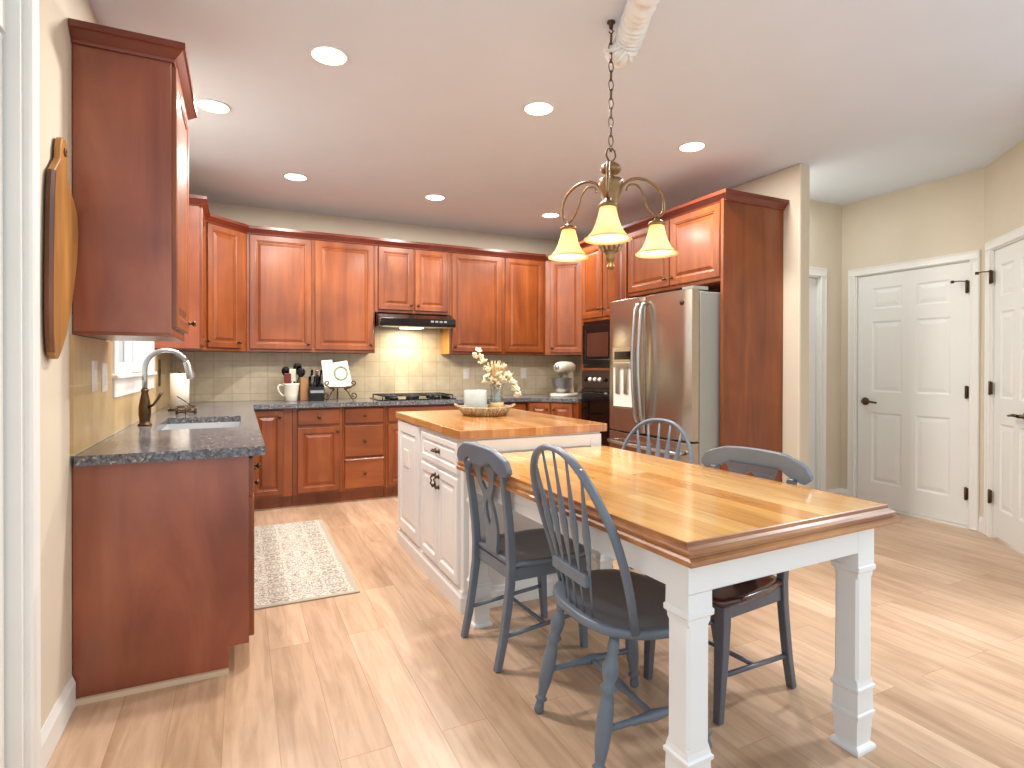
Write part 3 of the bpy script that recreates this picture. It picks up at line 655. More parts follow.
for gx in (0.03,0.265,0.50):
    g = MB(); a,bb = gx,gx+0.23
    g.tube([(a,0.03,0.042),(bb,0.03,0.042),(bb,0.45,0.042),(a,0.45,0.042)],0.006,8,True)
    g.tube([(a,0.16,0.044),(bb,0.16,0.044)],0.006,8); g.tube([(a,0.32,0.044),(bb,0.32,0.044)],0.006,8); g.tube([((a+bb)/2,0.03,0.044),((a+bb)/2,0.45,0.044)],0.006,8)
    for px,py in ((a,0.03),(bb,0.03),(a,0.45),(bb,0.45)): g.tube([(px,py,0.010),(px,py,0.042)],0.006,8)
    g.build('grate', M['black_matte'], ck)
for i in range(5):
    MB().lathe([(0.016,0.010),(0.014,0.03),(0.0,0.031)],12,T(0.70,0.06+i*0.05,0)).build('knob', M['black'], ck)

# ------------------------------------------------------------------ island
IX0, IX1, IY0, IY1 = 1.543, 2.43, -3.231, -1.935
isl = thing('kitchen_island','white painted kitchen island with drawer and panelled doors on its left side','island',(IX0+0.027,IY1-0.02,0),-PI/2)
L = (IY1-0.02)-(IY0+0.03); Wd = (IX1-0.03)-(IX0+0.027)   # local x: towards the camera; local y from 0 (left face) to Wd
MB().box(0,L,0,Wd,0.0,0.876).build('body', M['cab_white'], isl, bevel=0.002)
BPI = [(0,0),(0.016,0),(0.016,0.075),(0.010,0.085),(0.006,0.10),(0,0.104)]
MB().sweep([(0,0),(L,0),(L,Wd),(0,Wd)], BPI, True).build('plinth', M['cab_white'], isl)
def white_panel(x0,x1,z0,z1,y=0,t=0.018,st=0.055): 
    m = MB(); m.frame_panel(x0,x1,z0,z1,[(0,y),(0,y-t+0.004),(0.004,y-t),(st-0.01,y-t),(st,y-t+0.010),(st+0.008,y-t+0.010),(st+0.028,y-t+0.004)]); return m
yl = lambda Y: (IY1-0.02)-Y
white_panel(0.012,yl(-2.47),0.125,0.865,st=0.075).build('side_panel', M['cab_white'], isl)
dr = MB(); dr.frame_panel(yl(-2.525),yl(-3.165),0.69,0.848,[(0,0),(0,-0.014),(0.004,-0.018),(0.03,-0.018),(0.037,-0.010),(0.045,-0.010),(0.055,-0.015)])
dr = dr.build('drawer', M['cab_white'], isl)
def bail_pull(xc, z, vertical, y=-0.018):
    m = MB(); a = 0.030
    f = (lambda t,o: (xc, y-o, z+t)) if vertical else (lambda t,o: (xc+t, y-o, z))
    for s_ in (-a,a): m.lathe([(0.014,0),(0.010,0.006),(0.007,0.012),(0.011,0.020),(0.0,0.026)],12,T(*f(s_,0),rx=PI/2))
    m.tube([f(-a,0.018),f(-a*0.5,0.030),f(0,0.022),f(a*0.5,0.030),f(a,0.018)],0.005,8); return m
bail_pull(yl(-2.845),0.77,False).build('pull', M['bronze'], dr)
da = white_panel(yl(-2.525),yl(-2.84),0.125,0.665,st=0.05).build('door', M['cab_white'], isl)
db = white_panel(yl(-2.85),yl(-3.165),0.125,0.665,st=0.05).build('door', M['cab_white'], isl)
bail_pull(yl(-2.815),0.60,True).build('pull', M['bronze'], da); bail_pull(yl(-2.875),0.60,True).build('pull', M['bronze'], db)
# near end: wide recessed panel and corner posts
m = MB()
for a,bz in ((0.0,0.07),(Wd-0.07,Wd)): m.box(L,L+0.014,a,bz,0.104,0.865)
m.box(L,L+0.014,0.07,Wd-0.07,0.80,0.865); m.build('end_panel', M['cab_white'], isl, bevel=0.003)
pl = MB(); Mp = T(yl(-2.185),-0.0142,0.63); pl.frame_panel(-0.058,0.058,-0.058,0.058,[(0,0),(0,-0.003),(0.004,-0.006)],Mp); pl.box(-0.016,0.016,-0.0075,-0.005,-0.034,0.034,Mp)
pl.build('outlet', M['plastic_white'], isl)
tp = MB().box(IX0,IX1,IY0,IY1,0.877,0.921).build('butcher_block_top', M['butcher'], isl, bevel=0.004)
tp.parent = None; tag(tp,'thick butcher block top lying on the white island','worktop')

# ------------------------------------------------------------------ dining table
TA = 0.0359
tb = thing('dining_table','white-legged dining table with a glossy golden wood top set against the island','table',(1.5623,-4.8113,0),TA)
TW, TL, TZ = 0.885, 1.53, 0.80
m = MB(); m.box(0.012,TW+0.0,0.02,TL,TZ-0.056,TZ); m.build('tabletop', M['table_top'], tb)
EP = [(0,TZ-0.056),(0.028,TZ-0.056),(0.031,TZ-0.050),(0.030,TZ-0.042),(0.014,TZ-0.037),(0.012,TZ-0.033),(0.019,TZ-0.029),(0.019,TZ-0.023),(0.010,TZ-0.018),(0.003,TZ-0.012),(0.003,TZ-0.002),(0,TZ+0.0006)]
m = MB(); m.rings([[(px+ox*o,py+oy*o,z) for o,z in EP] for px,py,ox,oy in ((0.012,TL,-.4,0),(0.012,0.02,-.4,-1),(TW,0.02,1,-1),(TW,TL,1,0))],False,True); m.build('top_edge_moulding', M['table_edge'], tb)
aI = 0.0465
m = MB(); az0, az1 = 0.65, TZ-0.055
m.box(aI,aI+0.022,aI,TL-0.03,az0,az1); m.box(TW-aI,TW-aI+0.022,aI,TL-0.03,az0,az1); m.box(aI,TW-aI+0.022,aI,aI+0.022,az0,az1); m.box(aI,TW-aI,TL-0.05,TL-0.03,az0,az1)
m.build('apron', M['cab_white'], tb, bevel=0.002)
def sq(h, z, ch=0.0):
    if ch <= 0: ch = 0.0006
    c = h-ch
    return [(-h,-c,z),(-c,-h,z),(c,-h,z),(h,-c,z),(h,c,z),(c,h,z),(-c,h,z),(-h,c,z)]
def table_leg():
    m = MB()
    rs = [sq(.049,0),sq(.049,.010),sq(.046,.016),sq(.037,.022),sq(.0415,.109),sq(.0465,.114),sq(.047,.124),sq(.0425,.129),sq(.0415,.194),sq(.0465,.199),sq(.047,.209),sq(.0420,.214),
          sq(.0395,.228,.001),sq(.0395,.240,.008),sq(.0395,.560,.008),sq(.0395,.568,.001),sq(.0400,.580),sq(.0465,.586),sq(.047,.600),sq(.0430,.604),sq(.0425,.64),sq(.0425,TZ-.056)]
    return m.rings(rs, False, True)
lm = None
for lx,ly in ((0.088,0.088),(TW-0.066,0.088),(0.088,TL-0.075),(TW-0.066,TL-0.075)):
    table_leg().build('leg', M['cab_white'], tb, loc=(lx,ly,0), bevel=0.0015)

# ------------------------------------------------------------------ chairs (local +x is forward, seat height 0.45)
def blob_seat(pts, z0, z1, dish=0.008, n=8):
    """rounded seat slab from outline pts [(x,y)], slightly dished"""
    m = MB(); c = Vector((sum(p[0] for p in pts)/len(pts), sum(p[1] for p in pts)/len(pts)))
    def ring(s_, z): return [(c.x+(p[0]-c.x)*s_, c.y+(p[1]-c.y)*s_, z) for p in pts]
    rs = [ring(0.90,z0),ring(0.97,z0+0.006),ring(1.0,z0+0.5*(z1-z0)),ring(0.99,z1-0.004),ring(0.965,z1),ring(0.85,z1-0.003),ring(0.6,z1-dish),ring(0.25,z1-dish*1.2)]
    m.rings(rs, True, True); return m
def outline(fn, n=40): return [fn(2*PI*i/n) for i in range(n)]
def sgnpow(v,e): return math.copysign(abs(v)**e, v)
def windsor(label, mat):
    r = thing('windsor_chair', label, 'chair', group='hoop-back dining chairs')
    def so(t):
        x = 0.215*sgnpow(math.cos(t),0.72); y = 0.268*sgnpow(math.sin(t),0.74)
        y *= 1.0 - 0.10*max(0,-x/0.215); return (x, y)
    blob_seat(outline(so), 0.425, 0.462, 0.012).build('seat', mat, r)
    tl = [(.011,0),(.015,.02),(.013,.07),(.012,.10),(.019,.12),(.012,.14),(.013,.16),(.020,.28),(.0215,.42),(.018,.55),(.014,.60),(.023,.64),(.014,.67),(.020,.72),(.022,.78),(.015,.84),(.013,.86),(.016,.90),(.012,1.0)]
    feet = {}
    for sx in (-1,1):
        for sy in (-1,1):
            a = (sx*0.225 if sx<0 else 0.20, sy*0.20, 0.0); b_ = (sx*0.14, sy*0.165, 0.428)
            MB().axis([(q*1.2,t) for q,t in tl], a, b_, 14).build('leg', mat, r); feet[(sx,sy)] = (Vector(a),Vector(b_))
    sp_ = [(.009,0),(.011,.12),(.010,.25),(.014,.3),(.012,.34),(.019,.5),(.012,.66),(.014,.7),(.010,.75),(.011,.88),(.009,1)]
    mids = []
    for sy in (-1,1):
        p = feet[(-1,sy)][0].lerp(feet[(-1,sy)][1],0.36); q = feet[(1,sy)][0].lerp(feet[(1,sy)][1],0.36)
        MB().axis(sp_, p, q, 12).build('stretcher', mat, r); mids.append(p.lerp(q,0.5))
    MB().axis(sp_, mids[0], mids[1], 12).build('stretcher', mat, r)
    # hoop: from the seat sides up and over, leaning back
    def back(y, z):
        q = (z-0.455)/0.545
        return (-0.185 + 0.075*(y/0.235)**2*(1-q) - 0.105*q, y-0.010-0.022*q, z)
    hw = lambda q: 0.97+0.16*min(1.0, 1.6*q)
    hp = []
    nseg = 40
    for k in range(nseg+1):
        t = PI*k/nseg
        y = 0.236*sgnpow(math.cos(t),0.88); z = 0.455 + 0.545*math.sin(t)**0.62
        hp.append(back(y*hw((z-0.455)/0.545), z))
    MB().tube(hp, 0.0150, 10, sy=0.75, up=(1,0,0)).build('hoop', mat, r)
    prof = [(.0065,0),(.0065,.28),(.008,.34),(.018,.50),(.021,.56),(.018,.62),(.010,.80),(.007,1)]
    for i in range(5):
        f = (i-2)/2; yb = f*0.085; yt = f*0.160
        zt = max(z_ for x_,y_,z_ in hp if abs(y_+0.030-yt) < 0.035 and z_ > 0.8) - 0.006
        m = MB(); m.axis(prof, back(yb,0.455), back(yt,zt), 10, sy=0.42, up=(1,0,0)); m.build('spindle', mat, r)
    m = MB(); zz = 0.585; c0 = back(0,zz)[0]
    m.box(c0-0.012,c0+0.012,-0.120,0.100,zz-0.019,zz+0.019); m.build('cross_rail', mat, r, bevel=0.004)
    return r
def splat_chair(label, mat, seat_mat):
    r = thing('splat_back_chair', label, 'chair', group='splat-back dining chairs')
    pts = [(0.215,-0.205),(0.235,-0.15),(0.245,0),(0.235,0.15),(0.215,0.205),(0.12,0.222),(-0.05,0.215),(-0.175,0.192),(-0.19,0.15),(-0.19,-0.15),(-0.175,-0.192),(-0.05,-0.215),(0.12,-0.222)]
    blob_seat(pts, 0.43, 0.462, 0.010).build('seat', seat_mat, r)
    m = MB(); m.box(-0.17,0.185,-0.185,-0.163,0.375,0.432); m.box(-0.17,0.185,0.163,0.185,0.375,0.432); m.box(0.165,0.187,-0.185,0.185,0.375,0.432); m.box(-0.185,-0.163,-0.17,0.17,0.375,0.432)
    m.build('seat_apron', mat, r, bevel=0.004)
    def rect(c, hx, hy, z): return [(c[0]-hx,c[1]-hy,z),(c[0]+hx,c[1]-hy,z),(c[0]+hx,c[1]+hy,z),(c[0]-hx,c[1]+hy,z)]
    cb_ = [(-0.252,0.0),(-0.225,0.12),(-0.205,0.25),(-0.190,0.36),(-0.186,0.45),(-0.192,0.55),(-0.203,0.66),(-0.219,0.78),(-0.234,0.862)]
    def backx(z):
        for (xa,za),(xb,zb) in zip(cb_,cb_[1:]):
            if z <= zb: return xa+(xb-xa)*(z-za)/(zb-za)
        return cb_[-1][0]
    for sy in (-1,1):
        m = MB(); m.rings([rect((x,sy*(0.178+0.012*max(0,(z-0.45)/0.45))), 0.019-0.004*abs(z-0.45)/0.45, 0.0165, z) for x,z in cb_], False, True); m.build('back_leg', mat, r, bevel=0.005)
        m = MB(); m.rings([rect((x,sy*0.178),h,h,z) for x,z,h in ((0.205,0.0,0.0145),(0.198,0.10,0.0165),(0.188,0.25,0.020),(0.183,0.36,0.022),(0.182,0.432,0.022))], False, True); m.build('front_leg', mat, r, bevel=0.004)
        m = MB(); m.tube([(-0.222,sy*0.178,0.14),(0.195,sy*0.178,0.17)],0.0095,10); m.build('stretcher', mat, r)
    m = MB(); m.tube([(-0.01,-0.178,0.155),(-0.01,0.178,0.155)],0.0095,10); m.build('stretcher', mat, r)
    # crest rail: curved yoke with rounded ends, bowed backwards
    n = 24; rs = []
    for k in range(n+1):
        t = -1+2*k/n; y = 0.266*t
        zc = 0.905 + 0.012*(1-t*t) - 0.028*max(0,abs(t)-0.55)/0.45
        hh = 0.035 + 0.008*(1-t*t)
        zlow = zc-hh-0.008+(0.022*math.sin(PI*(abs(t)-0.2)/0.46)**2 if 0.2 < abs(t) < 0.66 else 0); zhigh = zc+hh
        e = 1.0
        if abs(t) > 0.86: e = math.sqrt(max(0.06,1-((abs(t)-0.86)/0.14)**2))
        mid = (zlow+zhigh)/2; zlow = mid+(zlow-mid)*e; zhigh = mid+(zhigh-mid)*e
        xb = backx(0.862)-0.006-0.020*(1-t*t)
        rs.append([(xb-0.013,y,zlow+.003),(xb+0.013,y,zlow),(xb+0.013,y,zhigh-.003),(xb-0.008,y,zhigh),(xb-0.016,y,zhigh-.006)])
    MB().rings(rs, False, True).build('crest_rail', mat, r, bevel=0.004)
    # splat: rows with an arched opening under the crest and a teardrop slot
    rows = []
    for k in range(46):
        z = 0.458 + k*(0.89-0.458)/45; t = k/45
        w_ = 0.050+0.020*math.sin(PI*min(1,t/0.55))**2 + 0.075*max(0,(t-0.58)/0.42)**0.9
        w_ -= 0.012*math.exp(-((t-0.60)/0.08)**2)
        hle = 0.0
        if 0.66 < t: hle = max(hle, 0.040*math.sqrt(max(0,1-((t-0.80)/0.12)**2)))
        if 0.28 < t < 0.56: hle = max(hle, 0.028*math.sin(PI*(t-0.28)/0.28)**0.7*(0.55+0.9*(t-0.28)/0.28))
        rows.append((z,w_,min(hle,w_-0.012)))
    m = MB(); th = 0.007
    for (za,wa,ha),(zb,wb,hb) in zip(rows,rows[1:]):
        xa, xb = backx(za), backx(zb)
        for s_ in (-1,1):
            vs = []
            for x,z,w_,h_ in ((xa,za,wa,ha),(xb,zb,wb,hb)):
                vs += [(x-th,s_*h_,z),(x+th,s_*h_,z),(x+th,s_*w_,z),(x-th,s_*w_,z)]
            fs = [(0,3,7,4),(1,5,6,2),(2,6,7,3)]
            if ha > 1e-4 or hb > 1e-4: fs.append((0,4,5,1))
            m.add(vs, fs)
    m.build('splat', mat, r)
    return r
GB = M['grey_blue']
w = windsor('grey-blue hoop-back spindle chair in the foreground, left side of the table', GB)
w.location = (1.739,-4.300,0); w.rotation_euler = (0,0,-0.033); w.scale = (0.985,)*3
w2 = copy_tree(w); w2['label'] = 'grey hoop-back spindle chair behind the table, in front of the refrigerator'
w2.location = (2.62,-3.305,0); w2.rotation_euler = (0,0,3.55); w2.scale = (0.92,)*3
a = splat_chair('grey-blue splat-back chair tucked against the table beside the island', GB, GB)
a.location = (1.732,-3.605,0); a.rotation_euler = (0,0,0.05); a.scale = (0.945,)*3
b2 = splat_chair('dark-seated splat-back chair on the right side of the table', M['grey_blue_shaded'], M['dark_seat'])
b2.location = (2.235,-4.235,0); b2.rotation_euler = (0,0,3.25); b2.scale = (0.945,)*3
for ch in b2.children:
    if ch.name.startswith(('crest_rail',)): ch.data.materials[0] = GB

# ------------------------------------------------------------------ chandelier
CX, CY = 2.014, -3.85
cd = thing('chandelier','antique brass chandelier with three amber glass bell shades, hanging over the table','chandelier',(CX-0.003,CY+0.004,0))
BR = M['brass']
mb = MB(); mb.lathe([(0.0,CEIL-0.030),(0.008,CEIL-0.030),(0.010,CEIL-0.010),(0.018,CEIL-0.006),(0.018,CEIL-0.0005),(0.0,CEIL-0.0005)],14); mb.tube([(0.0,0,CEIL-0.03),(0.012,0,CEIL-0.04),(0.0,0,CEIL-0.055),(-0.012,0,CEIL-0.045)],0.003,8); mb.build('hook', M['bronze'], cd)
mb = MB(); zc = CEIL-0.075; k = 0
while zc > 2.20:
    pts = []
    for i in range(14):
        t = 2*PI*i/14; u = 0.0115*math.cos(t); v = 0.025*math.sin(t)
        pts.append((u,0,zc+v) if k%2 else (0.35*u,u*0.94,zc+v))
    mb.tube(pts,0.0026,6,True); zc -= 0.040; k += 1
mb.build('chain', M['bronze'], cd)
mb = MB()
for s_ in (-1,1): mb.tube([(0,0,2.130),(s_*0.012,0,2.138),(s_*0.024,0,2.158),(s_*0.020,0,2.182),(s_*0.006,0,2.192),(0,0,2.176)],0.0038,8)
mb.build('loop', M['bronze'], cd)
MB().lathe([(0.0,2.14),(0.012,2.135),(0.040,2.115),(0.046,2.10),(0.038,2.085),(0.020,2.075),(0.018,2.066),(0.050,2.055),(0.055,2.04),(0.046,2.02),(0.034,1.97),(0.028,1.93),(0.030,1.90),(0.018,1.885),(0.012,1.86),(0.012,1.80),(0.046,1.785),(0.050,1.775),(0.044,1.765),(0.030,1.745),(0.022,1.73),(0.024,1.715),(0.016,1.70),(0.010,1.692),(0.017,1.68),(0.014,1.668),(0.0,1.662)],20).build('body', BR, cd)
mb = MB()
for i in range(12):
    t = 2*PI*i/12; mb.tube([(0.046*math.cos(t),0.046*math.sin(t),1.79),(0.051*math.cos(t),0.051*math.sin(t),1.772),(0.034*math.cos(t),0.034*math.sin(t),1.746)],0.006,6)
mb.build('finial', M['beads'], cd)
yaw = 0.4465
for k in range(3):
    ang = -yaw - PI/2 - 0.22 + k*2*PI/3
    ca, sa = math.cos(ang), math.sin(ang)
    P = lambda rr, z, off=0.0: ((0.03+(rr-0.03)*1.26)*ca-off*sa, (0.03+(rr-0.03)*1.26)*sa+off*ca, z)
    def smooth(ps, n=5):
        out = []
        for i in range(len(ps)-1):
            p0 = Vector(ps[max(i-1,0)]); p1 = Vector(ps[i]); p2 = Vector(ps[i+1]); p3 = Vector(ps[min(i+2,len(ps)-1)])
            for j in range(n):
                t = j/n; out.append(0.5*((2*p1)+(-p0+p2)*t+(2*p0-5*p1+4*p2-p3)*t*t+(-p0+3*p1-3*p2+p3)*t**3))
        out.append(Vector(ps[-1])); return out
    m = MB()
    m.tube(smooth([P(0.030,1.95),P(0.040,2.0),P(0.062,2.048),P(0.10,2.072),P(0.15,2.068),P(0.195,2.035),P(0.214,1.985),P(0.210,1.93),P(0.185,1.908)]),0.0065,8)
    m.tube(smooth([P(0.185,1.905),P(0.165,1.925),P(0.145,1.965),P(0.130,2.015),P(0.105,2.045),P(0.075,2.040),P(0.066,2.015)]),0.0048,8)
    ar = m.build('arm', BR, cd)
    q = Matrix.Translation(P(0.187,0))
    MB().lathe([(0.0,1.912),(0.010,1.910),(0.012,1.90),(0.026,1.893),(0.036,1.886),(0.038,1.876),(0.030,1.872),(0.0,1.872)],18,q).build('cup', BR, ar)
    prof = [(0.030,1.877),(0.034,1.860),(0.040,1.835),(0.049,1.805),(0.062,1.778),(0.080,1.757),(0.094,1.748),(0.093,1.744),(0.078,1.753),(0.059,1.775),(0.046,1.803),(0.037,1.834),(0.031,1.860),(0.027,1.875)]
    MB().lathe(prof,32,q,True,False).build('shade', M['shade'], ar)
    MB().lathe([(0.0,1.783),(0.012,1.787),(0.017,1.80),(0.014,1.82),(0.009,1.845),(0.009,1.87)],14,q).build('bulb', M['bulb'], ar)
    p = P(0.187,1.772); lamp('chandelier_lamp','POINT',(CX+p[0],CY+p[1],p[2]),2.6,(1.0,0.80,0.50),0.02)
# crumpled fabric cord sleeve running to the ceiling
pts = []; rad = []
key = [Vector((CX+p_,CY+q_,z_)) for p_,q_,z_ in ((0.012,0.0,2.652),(0.038,0.012,2.625),(0.066,0.010,2.632),(0.058,-0.05,2.662),(0.022,-0.13,2.676),(-0.03,-0.24,2.677),(-0.10,-0.42,2.677))]
nn = 110
for i in range(nn+1):
    u = i/nn*(len(key)-1); j = min(int(u),len(key)-2); t = u-j
    p0,p1,p2,p3 = key[max(j-1,0)],key[j],key[j+1],key[min(j+2,len(key)-1)]
    pts.append(0.5*((2*p1)+(-p0+p2)*t+(2*p0-5*p1+4*p2-p3)*t*t+(-p0+3*p1-3*p2+p3)*t**3))
    env = min(1.0, i/9+0.15)
    rad.append(0.060*env*(1+0.09*math.sin(i*1.05+0.8*math.sin(i*0.37))+0.10*random.random()-0.16))
slv = MB().tube(pts,rad,20); slv.v = [v+Vector((random.uniform(-1,1),random.uniform(-1,1),random.uniform(-1,1)))*0.0028 for v in slv.v]
tag(slv.build('cord_sleeve', M['sleeve']), 'white crumpled fabric cord sleeve hanging from the ceiling beside the chandelier chain', 'cord cover')

# ------------------------------------------------------------------ recessed ceiling lights
for x,y,txt in DOWNLIGHTS:
    r = thing('recessed_light','round recessed ceiling light '+txt,'ceiling light',(x,y,CEIL),0,'recessed ceiling lights')
    MB().lathe([(0.080,-0.0005),(0.092,-0.0005),(0.092,-0.006),(0.087,-0.009),(0.080,-0.006)],32,None,True,False).build('trim_ring', M['white'], r)
    MB().lathe([(0.0,-0.006),(0.076,-0.006),(0.080,-0.004),(0.080,-0.001),(0.0,-0.001)],32).build('lens', M['lens'], r)

# ------------------------------------------------------------------ things on the worktops
# faucet
fa = thing('faucet','bronze and nickel gooseneck kitchen faucet beside the sink','faucet',(0.085,-2.21,0.9145),0.25)
MB().lathe([(0.034,0),(0.034,0.008),(0.026,0.014),(0.026,0.03),(0.030,0.06),(0.030,0.10),(0.022,0.15),(0.016,0.18),(0.019,0.19),(0.019,0.20),(0.0,0.20)],20).build('body', M['bronze'], fa)
g = [(0,0,0.19),(0,0,0.25),(0,0,0.30)]+[(0.105-0.105*math.cos(PI*t/14),0,0.31+0.105*math.sin(PI*t/14)) for t in range(13)]
MB().tube(g,0.0135,12).build('spout', M['nickel'], fa)
e = Vector(g[-1]); MB().axis([(0.013,0),(0.018,0.08),(0.019,0.5),(0.026,0.95),(0.024,1)], e, e+Vector((0.028,0,-0.10)), 16).build('spray_head', M['nickel'], fa)
MB().tube([(0.012,-0.02,0.10),(0.035,-0.045,0.115),(0.055,-0.06,0.15),(0.070,-0.065,0.185)],[0.009,0.007,0.007,0.009],10).build('handle', M['bronze'], fa)
MB().lathe([(0.0,0),(0.022,0),(0.022,0.006),(0.012,0.012),(0.012,0.05),(0.018,0.06),(0.0,0.066)],14,T(0,0.30,0)).v and None
# paper towel roll
pt = thing('paper_towel_roll','white paper towel roll standing at the far end of the left worktop','paper towel',(0.155,-1.06,0.9145))
MB().lathe([(0.075,0),(0.075,0.010),(0.07,0.012),(0.0,0.012)],24).build('base', M['bronze'], pt)
MB().lathe([(0.018,0.012),(0.062,0.012),(0.062,0.272),(0.018,0.272)],28,None,True,False).build('roll', M['paper'], pt)
MB().lathe([(0.008,0.012),(0.008,0.285),(0.012,0.29),(0.0,0.30)],12).build('post', M['bronze'], pt)
# sponge caddy
sg = thing('sponge_caddy','small dark wire sponge holder beside the sink in front of the paper towels','sponge holder',(0.17,-1.42,0.9145))
m = MB()
for z in (0.012,0.05): m.tube([(0,-0.06,z),(0.11,-0.06,z),(0.11,0.03,z),(0,0.03,z)],0.0045,8,True)
for px,py in ((0,-0.06),(0.055,-0.06),(0.11,-0.06),(0.11,0.03),(0,0.03)): m.tube([(px,py,0.0),(px,py,0.05)],0.0045,8)
m.build('wire_basket', M['bronze'], sg)
m = MB(); m.tube([(0.10,-0.05,0.045),(0.05,-0.02,0.085),(0.0,0.01,0.118)],0.004,8); m.build('brush_handle', M['bronze'], sg)
# left wall plates
def plate(name,label,loc,rz,mat,w,h,rocker=True,group=None,cat='switch'):
    r = thing(name,label,cat,loc,rz,group)
    MB().frame_panel(-w/2,w/2,-h/2,h/2,[(0,0),(0,-0.003),(0.005,-0.006)]).build('cover_plate', M[mat], r)
    MB().frame_panel(-0.016,0.016,-0.033,0.033,[(0,-0.0055),(0,-0.008),(0.003,-0.009)]).build('rocker' if cat=='switch' else 'socket', M[mat], r)
plate('light_switch','left one of two cream light switches on the left backsplash tile',(0.0125,-3.03,1.20),PI/2,'plastic_white',0.078,0.128,group='light switches')
plate('light_switch','right one of two cream light switches, nearer the sink window',(0.0125,-2.84,1.19),PI/2,'plastic_white',0.095,0.128,group='light switches')
plate('light_switch','dark bronze plate on the left wall between the window and the paper towels',(0.0125,-0.93,1.19),PI/2,'bronze',0.10,0.20)
plate('outlet','white outlet on the back tiles behind the vase of flowers, left one',(2.813,-0.0125,1.157),0,'plastic_white',0.072,0.118,cat='outlet',group='outlets on the back tiles')
plate('outlet','white outlet on the back tiles near the stand mixer, right one',(3.52,-0.0125,1.16),0,'plastic_white',0.072,0.118,cat='outlet',group='outlets on the back tiles')
# live-edge board hanging on the left wall
bd = thing('serving_board','live-edge wooden serving board hanging on the wall left of the near cabinet','board',(0.004,-3.495,1.265),PI/2)
prof = [(0.00,-0.135,-0.095),(0.02,-0.155,-0.065),(0.08,-0.168,0.0),(0.16,-0.172,0.055),(0.26,-0.170,0.105),(0.36,-0.166,0.145),(0.46,-0.160,0.165),(0.52,-0.155,0.150),(0.565,-0.148,0.098),(0.60,-0.140,0.040),(0.625,-0.110,0.022),(0.66,-0.072,0.020),(0.70,-0.066,0.022),(0.73,-0.052,0.012),(0.742,-0.030,-0.006)]
m = MB(); rs = []
for z,l_,r_ in prof: rs.append([(l_,-0.002,z),(r_,-0.002,z),(r_,-0.022,z),(l_,-0.022,z)])
m.rings(rs, False, True)
board = m.build('board', M['live_edge'], bd, bevel=0.006)
m = MB()
for s_ in (0,):
    m.rings([[(l_-0.003,-0.004,z),(l_+0.016,-0.0235,z),(l_+0.004,-0.024,z),(l_-0.005,-0.016,z)] for z,l_,r_ in prof[1:10]], False, True)
m.build('bark_edge', M['live_dark'], bd)
MB().tube([(0.010*math.cos(2*PI*i/12)-0.022,-0.024,0.695+0.010*math.sin(2*PI*i/12)) for i in range(12)],0.004,6,True).build('hanging_hole', M['live_dark'], bd)

# crock with utensils
cr = thing('utensil_pitcher','cream ceramic pitcher holding kitchen utensils on the back worktop','pitcher',(0.985,-0.25,0.9145))
MB().lathe([(0.048,0),(0.052,0.004),(0.060,0.06),(0.070,0.15),(0.076,0.165),(0.071,0.165),(0.066,0.15),(0.056,0.06),(0.046,0.012),(0.0,0.012)],28,None,True,False).build('body', M['ceramic'], cr)
MB().tube([(-0.068,0,0.145),(-0.100,0,0.155),(-0.116,0,0.13),(-0.105,0,0.09),(-0.078,0,0.055),(-0.060,0,0.05)],0.008,10).build('handle', M['ceramic'], cr)
def utensil(name,label,mat,pts,r0,head,hm=None,cat='utensil'):
    r = thing(name,label,cat,(0.985,-0.25,0.9145))
    MB().tube(pts,r0,8).build('handle', mat, r)
    p = Vector(pts[-1]); d = (p-Vector(pts[0])).normalized()
    if head == 'spoon': MB().lathe([(0.0,-0.045),(0.022,-0.035),(0.036,-0.01),(0.038,0.015),(0.026,0.04),(0.0,0.05)],16,Matrix.Translation(p+d*0.03)@T(rx=PI/10),sy=0.35).build('head', hm or mat, r)
    else: MB().box(-0.03,0.03,-0.006,0.006,-0.02,0.10,Matrix.Translation(p)).build('head', hm or mat, r, bevel=0.006)
utensil('ladle','black ladle leaning left in the cream pitcher',M['black'],[(0.0,0.02,0.03),(-0.04,0.02,0.245)],0.006,'spoon')
utensil('spatula','red spatula in the cream pitcher',M['plastic_white'],[(-0.02,-0.03,0.03),(-0.033,-0.03,0.16)],0.006,'flat',M['red'])
utensil('spatula','pale green spatula upright in the cream pitcher',M['green_plastic'],[(0.01,0.0,0.03),(0.012,0.0,0.20)],0.006,'flat')
utensil('spoon','black slotted spoon leaning right in the cream pitcher, tallest of the utensils',M['black'],[(0.0,0.03,0.03),(0.05,0.03,0.28)],0.006,'spoon')
utensil('spoon','small black spoon leaning far right in the cream pitcher',M['black'],[(-0.01,-0.02,0.03),(0.072,-0.02,0.235)],0.005,'spoon')
# wooden board / block
kb = thing('wooden_block','brown wooden block standing between the pitcher and the knife block','block',(1.092,-0.22,0.9145),0.1)
MB().prism([(-0.033,-0.05),(0.033,-0.05),(0.033,0.05),(-0.033,0.05)],0,0.215).build('body', M['block_wood'], kb, bevel=0.004)
